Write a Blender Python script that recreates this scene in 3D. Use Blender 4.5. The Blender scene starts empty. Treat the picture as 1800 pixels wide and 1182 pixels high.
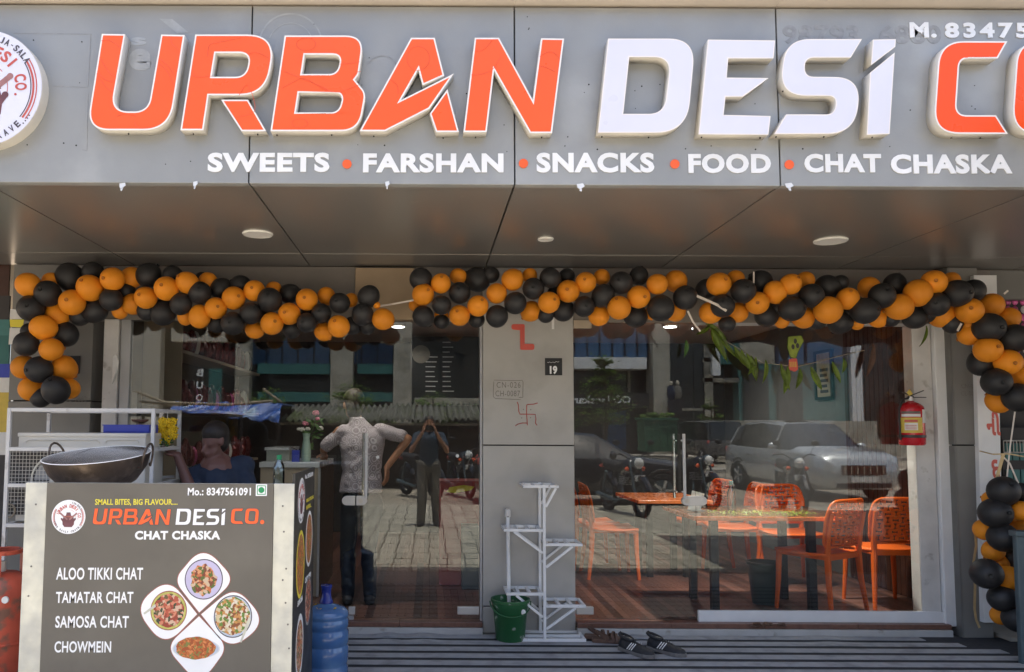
import bpy, bmesh, math, random
from mathutils import Vector, Matrix, Euler
random.seed(7)
S = bpy.context.scene
COL = S.collection
R = math.radians
# ---------------------------------------------------------------- camera
CAM = Vector((0.0, -5.93, 1.45)); FOC = 1400.0; CX, CY = 755.0, 649.0
PITCH = math.atan(103/1400.0); ROLL = 0.005
MR = Matrix.Rotation(math.pi/2+PITCH, 3, 'X') @ Matrix.Rotation(ROLL, 3, 'Z')
cd = bpy.data.cameras.new('camera'); cam = bpy.data.objects.new('camera', cd); COL.objects.link(cam)
cam.matrix_world = Matrix.Translation(CAM) @ MR.to_4x4()
cd.sensor_width = 36; cd.lens = FOC/1800*36; cd.shift_x = (900-CX)/1800; cd.shift_y = (CY-591)/1800
cd.clip_start = 0.05; cd.clip_end = 500
S.camera = cam
# ---------------------------------------------------------------- sky, sun, exposure
SUN_EL, SUN_AZ = R(81), R(20)      # azimuth measured from +Y (behind the shop) towards +X
W = bpy.data.worlds.new('World'); S.world = W; W.use_nodes = True
nt = W.node_tree; sky = nt.nodes.new('ShaderNodeTexSky'); sky.sky_type = 'NISHITA'; sky.sun_disc = False
sky.sun_elevation = SUN_EL; sky.sun_rotation = SUN_AZ; sky.dust_density = 4.0; sky.air_density = .8; sky.ozone_density = .8
nt.links.new(sky.outputs[0], nt.nodes['Background'].inputs[0]); nt.nodes['Background'].inputs[1].default_value = 0.15
sl = bpy.data.lights.new('sun', 'SUN'); sl.energy = 3.2; sl.angle = R(0.6); sl.color = (1, .95, .87)
so = bpy.data.objects.new('sun', sl); COL.objects.link(so)
sd = Vector((math.sin(SUN_AZ)*math.cos(SUN_EL), math.cos(SUN_AZ)*math.cos(SUN_EL), math.sin(SUN_EL)))
so.rotation_euler = sd.to_track_quat('Z', 'Y').to_euler()
S.view_settings.view_transform = 'Standard'; S.view_settings.look = 'None'
S.view_settings.exposure = 1.98; S.view_settings.gamma = 1.0
S.render.engine = 'CYCLES'
cy = S.cycles
cy.max_bounces = 8; cy.diffuse_bounces = 4; cy.glossy_bounces = 4; cy.transparent_max_bounces = 24
cy.transmission_bounces = 4; cy.use_denoising = True; cy.sample_clamp_indirect = 6

# ---------------------------------------------------------------- projection helpers (author's survey of the place)
def ray(px, py): return MR @ Vector(((px-CX)/FOC, (CY-py)/FOC, -1))
def at(px, py, Y=0.0):
    d = ray(px, py); return CAM + d*((Y-CAM.y)/d.y)
def atz(px, py, z):
    d = ray(px, py); return CAM + d*((z-CAM.z)/d.z)
def sc(Y): return FOC/(Y-CAM.y)      # photo pixels per metre at depth Y

# ---------------------------------------------------------------- materials
def mat(name, col, rough=.5, metal=0, var=.12, vs=5, bump=0, bs=60, spec=.5, coat=0, col2=None, cs=3, thr=.55, soft=.1, alpha=None, rand=0, emit=None):
    m = bpy.data.materials.new(name); m.use_nodes = True; n = m.node_tree.nodes; l = m.node_tree.links
    p = n['Principled BSDF']; p.inputs['Roughness'].default_value = rough; p.inputs['Metallic'].default_value = metal
    p.inputs['Specular IOR Level'].default_value = spec; p.inputs['Coat Weight'].default_value = coat
    tc = n.new('ShaderNodeTexCoord')
    def noise(scale, det=4):
        t = n.new('ShaderNodeTexNoise'); t.inputs['Scale'].default_value = scale; t.inputs['Detail'].default_value = det
        l.new(tc.outputs['Object'], t.inputs['Vector']); return t
    rgb = n.new('ShaderNodeRGB'); rgb.outputs[0].default_value = (*col, 1); out = rgb.outputs[0]
    def mix(a, b, f, mode='MIX'):
        x = n.new('ShaderNodeMix'); x.data_type = 'RGBA'; x.blend_type = mode
        for s, v in ((0, f), (6, a), (7, b)):
            if hasattr(v, 'links'): l.new(v, x.inputs[s])
            else: x.inputs[s].default_value = v
        return x.outputs[2]
    def ramp(f, lo, hi, a=0., b=1.):
        x = n.new('ShaderNodeMapRange'); l.new(f, x.inputs[0])
        for i, v in enumerate((lo, hi, a, b)): x.inputs[i+1].default_value = v
        return x.outputs[0]
    if col2 is not None:
        out = mix(out, (*col2, 1), ramp(noise(cs, 6).outputs[0], thr-soft, thr+soft))
    if var:
        hs = n.new('ShaderNodeHueSaturation'); l.new(out, hs.inputs['Color'])
        l.new(ramp(noise(vs, 8).outputs[0], .25, .75, 1-var, 1+var), hs.inputs['Value']); out = hs.outputs[0]
        l.new(ramp(noise(vs*2.3, 5).outputs[0], .2, .8, max(.02, rough-.1), min(1, rough+.1)), p.inputs['Roughness'])
    if rand:
        oi = n.new('ShaderNodeObjectInfo'); ge = n.new('ShaderNodeNewGeometry')
        ad = n.new('ShaderNodeMath'); ad.operation = 'ADD'; l.new(oi.outputs['Random'], ad.inputs[0]); l.new(ge.outputs['Random Per Island'], ad.inputs[1])
        fr = n.new('ShaderNodeMath'); fr.operation = 'FRACT'; l.new(ad.outputs[0], fr.inputs[0])
        hs = n.new('ShaderNodeHueSaturation'); l.new(out, hs.inputs['Color']); l.new(ramp(fr.outputs[0], 0, 1, 1-rand, 1+rand), hs.inputs['Value']); out = hs.outputs[0]
    l.new(out, p.inputs['Base Color'])
    if bump:
        b = n.new('ShaderNodeBump'); b.inputs['Strength'].default_value = min(1, bump); b.inputs['Distance'].default_value = .002
        l.new(noise(bs, 5).outputs[0], b.inputs['Height']); l.new(b.outputs[0], p.inputs['Normal'])
    if emit:
        p.inputs['Emission Color'].default_value = (*emit[0], 1); p.inputs['Emission Strength'].default_value = emit[1]
    return m

def glass_mat(name, tint, base, mul):
    m = bpy.data.materials.new(name); m.use_nodes = True; n = m.node_tree.nodes; l = m.node_tree.links
    n.remove(n['Principled BSDF']); t = n.new('ShaderNodeBsdfTransparent'); t.inputs[0].default_value = (*tint, 1)
    g = n.new('ShaderNodeBsdfGlossy'); g.inputs['Roughness'].default_value = 0.0; g.inputs[0].default_value = (.93, .97, .97, 1)
    f = n.new('ShaderNodeFresnel'); f.inputs[0].default_value = 1.5
    k = n.new('ShaderNodeMath'); k.operation = 'MULTIPLY_ADD'; k.inputs[1].default_value = mul; k.inputs[2].default_value = base; k.use_clamp = True
    l.new(f.outputs[0], k.inputs[0]); x = n.new('ShaderNodeMixShader'); l.new(k.outputs[0], x.inputs[0]); l.new(t.outputs[0], x.inputs[1]); l.new(g.outputs[0], x.inputs[2])
    l.new(x.outputs[0], n['Material Output'].inputs[0]); return m

K = {}
K['fascia'] = mat('fascia_composite', (.325, .33, .325), .42, .2, .08, 3.2, .2, 90, col2=(.37, .373, .365), cs=1.6, thr=.55, soft=.06)
K['ghost'] = mat('ghost_mark', (.40, .405, .40), .5, .2, .15, 20)
K['ghostd'] = mat('ghost_mark_dark', (.305, .305, .30), .5, .2, .2, 30)
K['soffit'] = mat('soffit_composite', (.265, .25, .23), .28, .45, 0, col2=(.34, .32, .29), cs=7, thr=.73, soft=.04)
K['dark'] = mat('dark_gap', (.015, .014, .013), .8, 0, .1)
K['cornice'] = mat('cream_cornice', (.62, .54, .46), .5, 0, .08, 4, .1)
K['cornice_top'] = mat('cornice_face', (.74, .72, .70), .6, 0, .08, 9, .3, 200)
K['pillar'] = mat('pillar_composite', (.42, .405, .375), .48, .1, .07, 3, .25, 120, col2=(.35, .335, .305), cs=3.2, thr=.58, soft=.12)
K['pillar_dark'] = mat('pillar_side_shaded', (.17, .165, .15), .45, .2, .15, 3, .2, 120)  # pillar composite with the shadow of the return put into the colour
K['lintel'] = mat('lintel_board', (.20, .175, .15), .5, 0, .12, 4, .1)
K['woodpale'] = mat('pale_wood_laminate', (.40, .29, .18), .45, 0, .08, 6, .1)
K['alu'] = mat('painted_aluminium', (.42, .42, .42), .4, .3, .08, 6)
K['white'] = mat('white_paint', (.78, .78, .77), .4, 0, .05, 8, .1, 80)
K['offwhite'] = mat('dirty_white_paint', (.62, .60, .57), .5, 0, .12, 7, .3, 80, col2=(.38, .35, .31), cs=9, thr=.66, soft=.05)
K['steel'] = mat('brushed_steel', (.62, .60, .57), .4, .45, .0)
K['chrome'] = mat('chrome', (.8, .8, .8), .12, 1, 0)
K['orange_face'] = mat('orange_acrylic', (.90, .118, .028), .32, 0, .025, 3, spec=.4)
K['orange_face2'] = mat('bright_orange_acrylic', (.95, .085, .006), .32, 0, .025, 3, spec=.4)
K['white_face'] = mat('white_acrylic', (.72, .72, .80), .35, 0, .02, 3)
K['letter_side'] = mat('letter_return_cream', (.62, .58, .51), .5, 0, .06, 8)
K['letter_edge'] = mat('letter_trim_white', (.86, .80, .76), .4, 0, .03, 8)
K['textwhite'] = mat('white_vinyl', (.86, .86, .86), .4, 0, .03, 8)
K['dot'] = mat('orange_vinyl', (.93, .13, .03), .4, 0, .05, 8)
K['bal_o'] = mat('orange_balloon_latex', (.78, .265, .014), .52, 0, .06, 30, .5, 250, spec=.35, rand=.10)
K['bal_k'] = mat('black_balloon_latex', (.022, .021, .022), .52, 0, .1, 30, .2, 250, spec=.45)
K['bal_o_n'] = mat('orange_balloon_nozzle', (.40, .13, .008), .6, 0, .1)
K['bal_k_n'] = mat('black_balloon_nozzle', (.006, .006, .006), .6, 0, .1)
K['pillar2'] = mat('pillar_composite_dimmed', (.20, .192, .175), .48, .1, .08, 3, .25, 120)  # pillar composite darkened for the weaker light on the outer pillars
K['ribbon'] = mat('white_ribbon', (.72, .64, .56), .45, 0, .05)
K['ribbon_gold'] = mat('gold_ribbon', (.55, .40, .20), .35, .2, .12, 30)
K['banner'] = mat('banner_grey_brown', (.125, .112, .092), .5, 0, .06, 2.5, .1, col2=(.155, .14, .115), cs=3, thr=.6, soft=.15)
K['banner_dark'] = mat('banner_charcoal', (.035, .033, .03), .45, 0, .1, 3)
K['galv'] = mat('galvanised_sheet', (.66, .65, .56), .42, .35, .10, 14, .3, 60, col2=(.50, .50, .46), cs=6, thr=.52, soft=.12)
K['yellow'] = mat('yellow_print', (.80, .68, .06), .5, 0, .05)
K['red'] = mat('red_print', (.55, .10, .08), .5, 0, .05)
K['redmark'] = mat('red_chalk', (.42, .07, .06), .8, 0, .35, 60)
K['redacr'] = mat('red_plastic', (.62, .10, .07), .35, 0, .08)
K['green'] = mat('green_print', (.02, .28, .10), .5, 0, .05)
K['inkdark'] = mat('dark_print', (.07, .06, .08), .5, 0, .1)
K['brownred'] = mat('brown_red_print', (.33, .11, .08), .5, 0, .25, 30)
K['plum'] = mat('plum_print', (.16, .06, .07), .5, 0, .2, 30)
K['rosy'] = mat('rosy_brown_print', (.36, .17, .16), .5, 0, .2, 30)
K['pencil'] = mat('pencil_mark', (.17, .155, .14), .8, 0, .3, 60)
K['black'] = mat('black_plastic', (.02, .02, .021), .35, 0, .1)
K['rubber'] = mat('black_rubber', (.028, .028, .03), .75, 0, .15, 20)
K['wokout'] = mat('burnt_iron', (.075, .055, .042), .45, .6, .35, 9, .8, 60, col2=(.16, .12, .09), cs=12, thr=.56, soft=.08)
K['wokin'] = mat('worn_steel_inside', (.90, .87, .80), .45, .0, .04, 6, .3, 40)
K['acwhite'] = mat('ac_unit_cream', (.62, .59, .52), .45, 0, .05, 6)
K['blue'] = mat('blue_plastic', (.035, .06, .42), .4, 0, .06)
K['lpg'] = mat('worn_red_enamel', (.50, .085, .045), .5, .1, .2, 8, .6, 40, col2=(.20, .09, .06), cs=11, thr=.56, soft=.05)
K['greenb'] = mat('green_bucket_plastic', (.022, .115, .04), .4, 0, .15, 8, .2, 40, col2=(.42, .44, .40), cs=16, thr=.66, soft=.04)
K['jug'] = mat('blue_jug_plastic', (.045, .125, .31), .18, 0, .12, 5, spec=.6, coat=.3, col2=(.10, .19, .34), cs=5, thr=.55, soft=.12)
K['jugcap'] = mat('blue_jug_neck', (.015, .03, .22), .2, 0, .05)
K['mat_grey'] = mat('mat_grey_rib', (.30, .305, .315), .85, 0, .12, 14, .7, 160, col2=(.20, .20, .21), cs=6, thr=.6, soft=.1)
K['mat_black'] = mat('mat_black_rib', (.018, .019, .024), .9, 0, .15, 14, .6, 160)
K['sill'] = mat('white_stone_sill', (.46, .45, .43), .5, 0, .12, 7, .3, 80, col2=(.28, .25, .21), cs=9, thr=.68, soft=.05)
K['tilebrown'] = mat('brown_threshold_tile', (.17, .085, .06), .35, 0, .25, 30, .1)
K['plank'] = mat('wood_plank_tile', (.10, .045, .032), .32, 0, .2, 9, .15, 60, rand=.55)
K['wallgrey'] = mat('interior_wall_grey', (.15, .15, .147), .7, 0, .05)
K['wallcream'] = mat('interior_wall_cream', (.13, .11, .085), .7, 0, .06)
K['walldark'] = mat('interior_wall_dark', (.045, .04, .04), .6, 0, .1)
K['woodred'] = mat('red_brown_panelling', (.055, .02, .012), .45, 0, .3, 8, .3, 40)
K['ceilw'] = mat('interior_ceiling_white', (.45, .45, .44), .8, 0, .03)
K['chair'] = mat('orange_chair_plastic', (.76, .13, .012), .38, 0, .04, 8, spec=.45)
K['tabletop'] = mat('orange_laminate', (.66, .17, .04), .28, 0, .08, 12)
K['tableleg'] = mat('black_table_steel', (.02, .02, .022), .4, .3, .1)
K['glasstop'] = mat('grey_green_glass_top', (.16, .19, .17), .12, 0, .05, coat=.5)
K['leaf'] = mat('mango_leaf', (.17, .25, .035), .45, 0, .3, 30, rand=.4)
K['leafdry'] = mat('dry_leaf', (.10, .05, .03), .6, 0, .3, 30)
K['marigold'] = mat('marigold_yellow', (.85, .55, .01), .6, 0, .2, 60, rand=.2)
K['stem'] = mat('flower_stem_green', (.06, .14, .03), .5, 0, .2)
K['pink'] = mat('pink_petal', (.72, .22, .32), .6, 0, .2, 40, rand=.3)
K['petalw'] = mat('white_petal', (.75, .72, .66), .6, 0, .1, 40, rand=.1)
K['vase'] = mat('pale_green_ceramic', (.36, .50, .42), .25, 0, .05, coat=.4)
K['extred'] = mat('extinguisher_red', (.50, .012, .02), .25, 0, .05, coat=.5)
K['label_y'] = mat('label_yellow', (.62, .45, .07), .45, 0, .1, 20)
K['paper'] = mat('white_paper', (.72, .71, .68), .6, 0, .06, 30)
K['countertop'] = mat('white_counter_top', (.60, .62, .64), .25, 0, .04)
K['counterside'] = mat('beige_counter_edge', (.42, .34, .25), .5, 0, .05)
K['walnut'] = mat('walnut_laminate', (.075, .045, .03), .4, 0, .15, 20, .1)
K['skin'] = mat('skin_brown', (.38, .18, .10), .5, 0, .08, 12)
K['skin2'] = mat('skin_rose_brown', (.16, .075, .06), .5, 0, .08, 12)
K['hair'] = mat('dark_hair', (.018, .013, .011), .55, 0, .3, 60, .8, 200)
K['hairbrown'] = mat('dark_brown_hair', (.035, .02, .013), .6, 0, .35, 60, .8, 200)
K['jeans'] = mat('black_trousers', (.016, .019, .026), .85, 0, .25, 12, .5, 200)
K['navy'] = mat('navy_shirt', (.018, .03, .06), .8, 0, .2, 12, .5, 200)
K['shoe'] = mat('black_shoe_fabric', (.022, .022, .025), .7, 0, .2, 30, .5, 200)
K['shoesole'] = mat('grey_shoe_sole', (.16, .15, .14), .7, 0, .2, 20, .4, 100)
K['leather'] = mat('brown_sandal_leather', (.11, .06, .04), .6, 0, .2, 20, .4, 100)
K['led'] = mat('lit_lamp_disc', (.9, .9, .9), .5, 0, 0, emit=((1, .97, .9), 5))
K['lampoff'] = mat('unlit_lamp_diffuser', (.62, .57, .48), .5, 0, .03)
K['lampring'] = mat('lamp_ring_white', (.80, .78, .72), .4, 0, .03)
K['concrete'] = mat('weathered_concrete', (.42, .40, .33), .8, 0, .15, 3, .6, 30, col2=(.27, .255, .20), cs=1.2, thr=.55, soft=.1)
K['beige'] = mat('beige_render', (.50, .46, .38), .8, 0, .08, 3, .3)
K['facew'] = mat('white_cladding', (.80, .81, .80), .6, 0, .06, 2)
K['teal'] = mat('teal_band', (.035, .15, .14), .5, 0, .1, 2)
K['bluegl'] = mat('blue_window_glass', (.035, .11, .24), .1, 0, .25, 1.2, spec=.8)
K['darkgl'] = mat('dark_shop_glass', (.022, .028, .03), .12, 0, .3, 1.5, spec=.7)
K['signblk'] = mat('black_sign', (.012, .012, .013), .5, 0, .05)
K['paver'] = mat('sandstone_paver', (.37, .34, .27), .85, 0, .10, 3, .2, 60, rand=.14)
K['joint'] = mat('paver_joint', (.05, .04, .03), .9, 0, .15, 8)
K['road'] = mat('dusty_asphalt', (.19, .17, .14), .9, 0, .2, .8, .6, 30, col2=(.30, .26, .20), cs=.5, thr=.5, soft=.15)
K['soil'] = mat('dry_soil', (.27, .21, .14), .95, 0, .2, .6, .6, 20)
K['kerb'] = mat('kerb_stone', (.36, .33, .28), .85, 0, .15, 2)
K['apron'] = mat('grey_concrete_apron', (.24, .23, .21), .85, 0, .15, 4, .6, 60, col2=(.17, .16, .145), cs=5, thr=.6, soft=.1)
K['asb'] = mat('cement_roof_sheet', (.13, .13, .11), .9, 0, .35, 4, .5, 30, col2=(.07, .09, .03), cs=1.5, thr=.58, soft=.08)
K['shed'] = mat('shed_timber', (.045, .03, .02), .8, 0, .4, 4, .4, 30)
K['tarp'] = mat('blue_tarpaulin', (.03, .11, .42), .45, 0, .25, 2, .5, 6, col2=(.30, .42, .60), cs=2.4, thr=.58, soft=.05)
K['bamboo'] = mat('bamboo_pole', (.30, .25, .18), .7, 0, .2, 6)
K['carsilver'] = mat('silver_car_paint', (.50, .53, .54), .28, .35, 0, coat=.8)
K['cardark'] = mat('black_car_paint', (.012, .014, .018), .2, .2, .03, coat=.9)
K['cargrey'] = mat('grey_car_paint', (.17, .17, .17), .35, .4, .05, coat=.5)
K['carglass'] = mat('car_window', (.02, .025, .025), .06, 0, .1, spec=.9)
K['tyre'] = mat('tyre_rubber', (.02, .02, .02), .85, 0, .1)
K['binG'] = mat('green_painted_bin', (.03, .13, .07), .6, 0, .25, 3, .3)
K['foliage'] = mat('tree_leaf', (.12, .20, .035), .55, 0, .3, 2, rand=.45)
K['bark'] = mat('tree_bark', (.10, .075, .05), .9, 0, .3, 6, .8, 30)
K['shirtblue'] = mat('blue_grey_tshirt', (.025, .05, .085), .8, 0, .1, 12)
K['khaki'] = mat('cream_trousers', (.17, .16, .14), .8, 0, .1, 12)
K['redbox'] = mat('red_box', (.32, .03, .03), .5, 0, .15)
K['bin'] = mat('dark_green_bin', (.015, .035, .03), .4, 0, .1)
K['tealpaper'] = mat('teal_print', (.06, .20, .19), .5, 0, .15, 8)
K['pinkpack'] = mat('pink_foil', (.55, .10, .28), .3, .2, .35, 60, rand=.3)
K['brownpack'] = mat('red_brown_foil', (.16, .03, .03), .3, .3, .4, 40, rand=.4)
K['parchment'] = mat('gold_brown_print', (.36, .32, .22), .6, 0, .2, 20)
K['limep'] = mat('lime_print', (.24, .30, .035), .5, 0, .3, 20)
K['standwhite'] = mat('chipped_white_paint', (.78, .78, .77), .4, 0, .06, 8, .2, 80, col2=(.36, .30, .25), cs=26, thr=.70, soft=.03)
K['tar'] = mat('added_dark_ground', (.04, .037, .034), .9, 0, .25, 2, .6, 60)  # colour of the added sheet that dims the right-hand reflection
K['menu'] = mat('menu_board_black', (.008, .008, .009), .35, 0, .1)
K['chalk'] = mat('menu_print_grey', (.30, .30, .30), .6, 0, .2, 40)
K['frost'] = mat('frost_white_plastic', (.40, .42, .38), .3, 0, .06)
K['bluegrey'] = mat('blue_grey_steel', (.085, .12, .14), .4, .3, .15, 6)
K['glass'] = glass_mat('shop_glass', (.94, .955, .95), .012, .88)
K['bottle'] = glass_mat('clear_plastic', (.80, .90, .88), .08, 1.2)

for key_ in ('foliage', 'leaf'):
    n_ = K[key_].node_tree.nodes; l_ = K[key_].node_tree.links; tb = n_.new('ShaderNodeBsdfTranslucent'); p_ = n_['Principled BSDF']
    l_.new(p_.inputs['Base Color'].links[0].from_socket, tb.inputs[0]); mx_ = n_.new('ShaderNodeMixShader'); mx_.inputs[0].default_value = .5
    l_.new(p_.outputs[0], mx_.inputs[1]); l_.new(tb.outputs[0], mx_.inputs[2]); l_.new(mx_.outputs[0], n_['Material Output'].inputs[0])
def shirt_mat():
    m = mat('printed_shirt', (.33, .275, .29), .85, 0, .12, 10, .4, 200); n = m.node_tree.nodes; l = m.node_tree.links
    p = n['Principled BSDF']; src = p.inputs['Base Color'].links[0].from_socket
    tc = n.new('ShaderNodeTexCoord'); v = n.new('ShaderNodeTexVoronoi'); v.inputs['Scale'].default_value = 14; v.inputs['Randomness'].default_value = .35
    l.new(tc.outputs['Object'], v.inputs['Vector'])
    w = n.new('ShaderNodeMath'); w.operation = 'MULTIPLY'; w.inputs[1].default_value = 38; l.new(v.outputs['Distance'], w.inputs[0])
    s = n.new('ShaderNodeMath'); s.operation = 'SINE'; l.new(w.outputs[0], s.inputs[0])
    r = n.new('ShaderNodeMapRange'); l.new(s.outputs[0], r.inputs[0]); r.inputs[1].default_value = .2; r.inputs[2].default_value = .9; r.inputs[4].default_value = 1.0
    x = n.new('ShaderNodeMix'); x.data_type = 'RGBA'; l.new(r.outputs[0], x.inputs[0]); l.new(src, x.inputs[6]); x.inputs[7].default_value = (.64, .58, .59, 1)
    l.new(x.outputs[2], p.inputs['Base Color']); return m
K['shirt'] = shirt_mat()

def food_mat(name, cols, scale):
    m = bpy.data.materials.new(name); m.use_nodes = True; n = m.node_tree.nodes; l = m.node_tree.links; p = n['Principled BSDF']
    p.inputs['Roughness'].default_value = .5
    tc = n.new('ShaderNodeTexCoord'); ns = n.new('ShaderNodeTexNoise'); ns.inputs['Scale'].default_value = scale*.6; l.new(tc.outputs['Object'], ns.inputs['Vector'])
    ad = n.new('ShaderNodeVectorMath'); ad.operation = 'MULTIPLY_ADD'; ad.inputs[1].default_value = (.03, .03, .03); l.new(ns.outputs['Color'], ad.inputs[0]); l.new(tc.outputs['Object'], ad.inputs[2])
    v = n.new('ShaderNodeTexVoronoi'); v.inputs['Scale'].default_value = scale; l.new(ad.outputs[0], v.inputs['Vector'])
    sp = n.new('ShaderNodeSeparateColor'); l.new(v.outputs['Color'], sp.inputs[0])
    r = n.new('ShaderNodeValToRGB'); r.color_ramp.interpolation = 'CONSTANT'
    els = r.color_ramp.elements
    while len(els) < len(cols): els.new(.5)
    for i, c in enumerate(cols): els[i].position = i/len(cols); els[i].color = (*c, 1)
    l.new(sp.outputs[0], r.inputs[0]); l.new(r.outputs[0], p.inputs['Base Color']); return m
FOOD = [food_mat('fried_chat_print', [(.55, .16, .06), (.20, .05, .03), (.65, .30, .14), (.10, .14, .03), (.6, .45, .3)], 75),
        food_mat('tomato_chat_print', [(.45, .09, .05), (.60, .22, .13), (.14, .10, .04), (.62, .42, .30), (.30, .05, .03), (.04, .06, .03)], 75),
        food_mat('samosa_chat_print', [(.55, .26, .08), (.62, .50, .30), (.13, .22, .04), (.70, .62, .50), (.25, .08, .03)], 75),
        food_mat('noodle_print', [(.50, .13, .03), (.62, .22, .07), (.35, .08, .02), (.20, .20, .05)], 95)]

# ---------------------------------------------------------------- mesh helpers
OFF = {}
class B:
    def __init__(s): s.v = []; s.f = []; s.m = []; s.k = 0
    def add(s, vs, fs, k=None):
        o = len(s.v); s.v += [Vector(q) for q in vs]
        for f in fs: s.f.append([i+o for i in f]); s.m.append(s.k if k is None else k)
        return s
    def box(s, a, b, k=None, M=None):
        x0, y0, z0 = a; x1, y1, z1 = b
        vs = [Vector(q) for q in ((x0,y0,z0),(x1,y0,z0),(x1,y1,z0),(x0,y1,z0),(x0,y0,z1),(x1,y0,z1),(x1,y1,z1),(x0,y1,z1))]
        if M is not None: vs = [M @ q for q in vs]
        return s.add(vs, [(0,3,2,1),(4,5,6,7),(0,1,5,4),(1,2,6,5),(2,3,7,6),(3,0,4,7)], k)
    def bar(s, p, q, w, h, k=None, up=(0,0,1)):
        p, q = Vector(p), Vector(q); d = (q-p); L = d.length; d.normalize(); u = Vector(up)
        if abs(d.dot(u)) > .95: u = Vector((0,1,0))
        x = d.cross(u).normalized(); y = x.cross(d).normalized(); vs = []
        for c in (p, q):
            for a, b_ in ((-1,-1),(1,-1),(1,1),(-1,1)): vs.append(c + x*a*w/2 + y*b_*h/2)
        return s.add(vs, [(3,2,1,0),(4,5,6,7),(0,1,5,4),(1,2,6,5),(2,3,7,6),(3,0,4,7)], k)
    def tube(s, pts, r, n=8, k=None, cap=True, flat=1):
        pts = [Vector(p) for p in pts]; rs = r if isinstance(r, (list, tuple)) else [r]*len(pts)
        o = len(s.v); N = len(pts); prev = None
        for i, p in enumerate(pts):
            d = (pts[min(i+1, N-1)]-pts[max(i-1, 0)]).normalized()
            if prev is None:
                u = Vector((0,0,1)) if abs(d.z) < .9 else Vector((0,1,0)); x = d.cross(u).normalized()
            else: x = (prev - d*prev.dot(d)).normalized()
            prev = x; y = d.cross(x)
            for j in range(n):
                a = 2*math.pi*j/n; s.v.append(p + (x*math.cos(a)*flat + y*math.sin(a))*rs[i])
        kk = s.k if k is None else k
        for i in range(N-1):
            for j in range(n):
                a = o+i*n+j; b = o+i*n+(j+1) % n; s.f.append([a, b, b+n, a+n]); s.m.append(kk)
        if cap:
            s.f.append([o+j for j in range(n)][::-1]); s.m.append(kk); s.f.append([o+(N-1)*n+j for j in range(n)]); s.m.append(kk)
        return s
    def cyl(s, p, q, r, r2=None, n=16, k=None): return s.tube([p, q], [r, r if r2 is None else r2], n, k)
    def lathe(s, c, prof, n=24, k=None, M=None):
        o = len(s.v); c = Vector(c); kk = s.k if k is None else k; N = len(prof)
        for r, z in prof:
            for j in range(n):
                a = 2*math.pi*j/n; q = Vector((r*math.cos(a), r*math.sin(a), z)); s.v.append(c + (M @ q if M is not None else q))
        for i in range(N-1):
            for j in range(n):
                a = o+i*n+j; b = o+i*n+(j+1) % n; s.f.append([a, b, b+n, a+n]); s.m.append(kk)
        if prof[0][0] > 1e-5: s.f.append([o+j for j in range(n)][::-1]); s.m.append(kk)
        if prof[-1][0] > 1e-5: s.f.append([o+(N-1)*n+j for j in range(n)]); s.m.append(kk)
        return s
    def ell(s, c, r, n=12, m=8, k=None, M=None):
        pr = [(math.sin(math.pi*i/m)+1e-6, -math.cos(math.pi*i/m)) for i in range(m+1)]
        D = Matrix.Diagonal(Vector(r)).to_3x3(); MM = D if M is None else M @ D
        return s.lathe(c, pr, n, k, MM)
    def prism(s, pts, y0, y1, k=None):
        """polygon in XZ extruded along Y"""
        n = len(pts); vs = [(x, y0, z) for x, z in pts]+[(x, y1, z) for x, z in pts]
        fs = [list(range(n)), list(range(n, 2*n))[::-1]]+[[j, j+n, (j+1) % n+n, (j+1) % n] for j in range(n)]
        return s.add(vs, fs, k)
    def build(s, name, mats, parent=None, smooth=False, bevel=0, ang=40):
        me = bpy.data.meshes.new(name); off = OFF.get(parent.name, Vector()) if parent else Vector()
        me.from_pydata([v-off for v in s.v], [], s.f)
        for q in (mats if isinstance(mats, (list, tuple)) else [mats]): me.materials.append(K[q] if isinstance(q, str) else q)
        me.polygons.foreach_set('material_index', s.m)
        return finish(me, name, parent, smooth, bevel, ang)
def finish(me, name, parent=None, smooth=False, bevel=0, ang=40, fix=True):
    if fix:
        bm = bmesh.new(); bm.from_mesh(me); bmesh.ops.recalc_face_normals(bm, faces=bm.faces); bm.to_mesh(me); bm.free()
    me.update()
    if smooth:
        me.polygons.foreach_set('use_smooth', [True]*len(me.polygons))
        me.set_sharp_from_angle(angle=R(ang))
    o = bpy.data.objects.new(name, me); COL.objects.link(o)
    if parent: o.parent = parent; OFF[o.name] = OFF.get(parent.name, Vector())
    else: OFF[o.name] = Vector()
    if bevel:
        b = o.modifiers.new('bevel', 'BEVEL'); b.width = bevel; b.segments = 2; b.limit_method = 'ANGLE'; b.angle_limit = R(35)
    return o
def tag(o, label=None, cat=None, group=None, kind=None):
    if label: o['label'] = label
    if cat: o['category'] = cat
    if group: o['group'] = group
    if kind: o['kind'] = kind
    return o
def thing(name, label, cat, loc=(0,0,0), group=None):
    o = bpy.data.objects.new(name, None); COL.objects.link(o); o.location = loc; OFF[o.name] = Vector(loc); o.empty_display_size = .1
    return tag(o, label, cat, group)
def struct(o): o['kind'] = 'structure'; return o
KIDS = {}
def copy_tree(o, parent=None):
    c = o.copy(); COL.objects.link(c)
    if parent: c.parent = parent
    for ch in list(o.children): copy_tree(ch, c)
    return c

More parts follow.
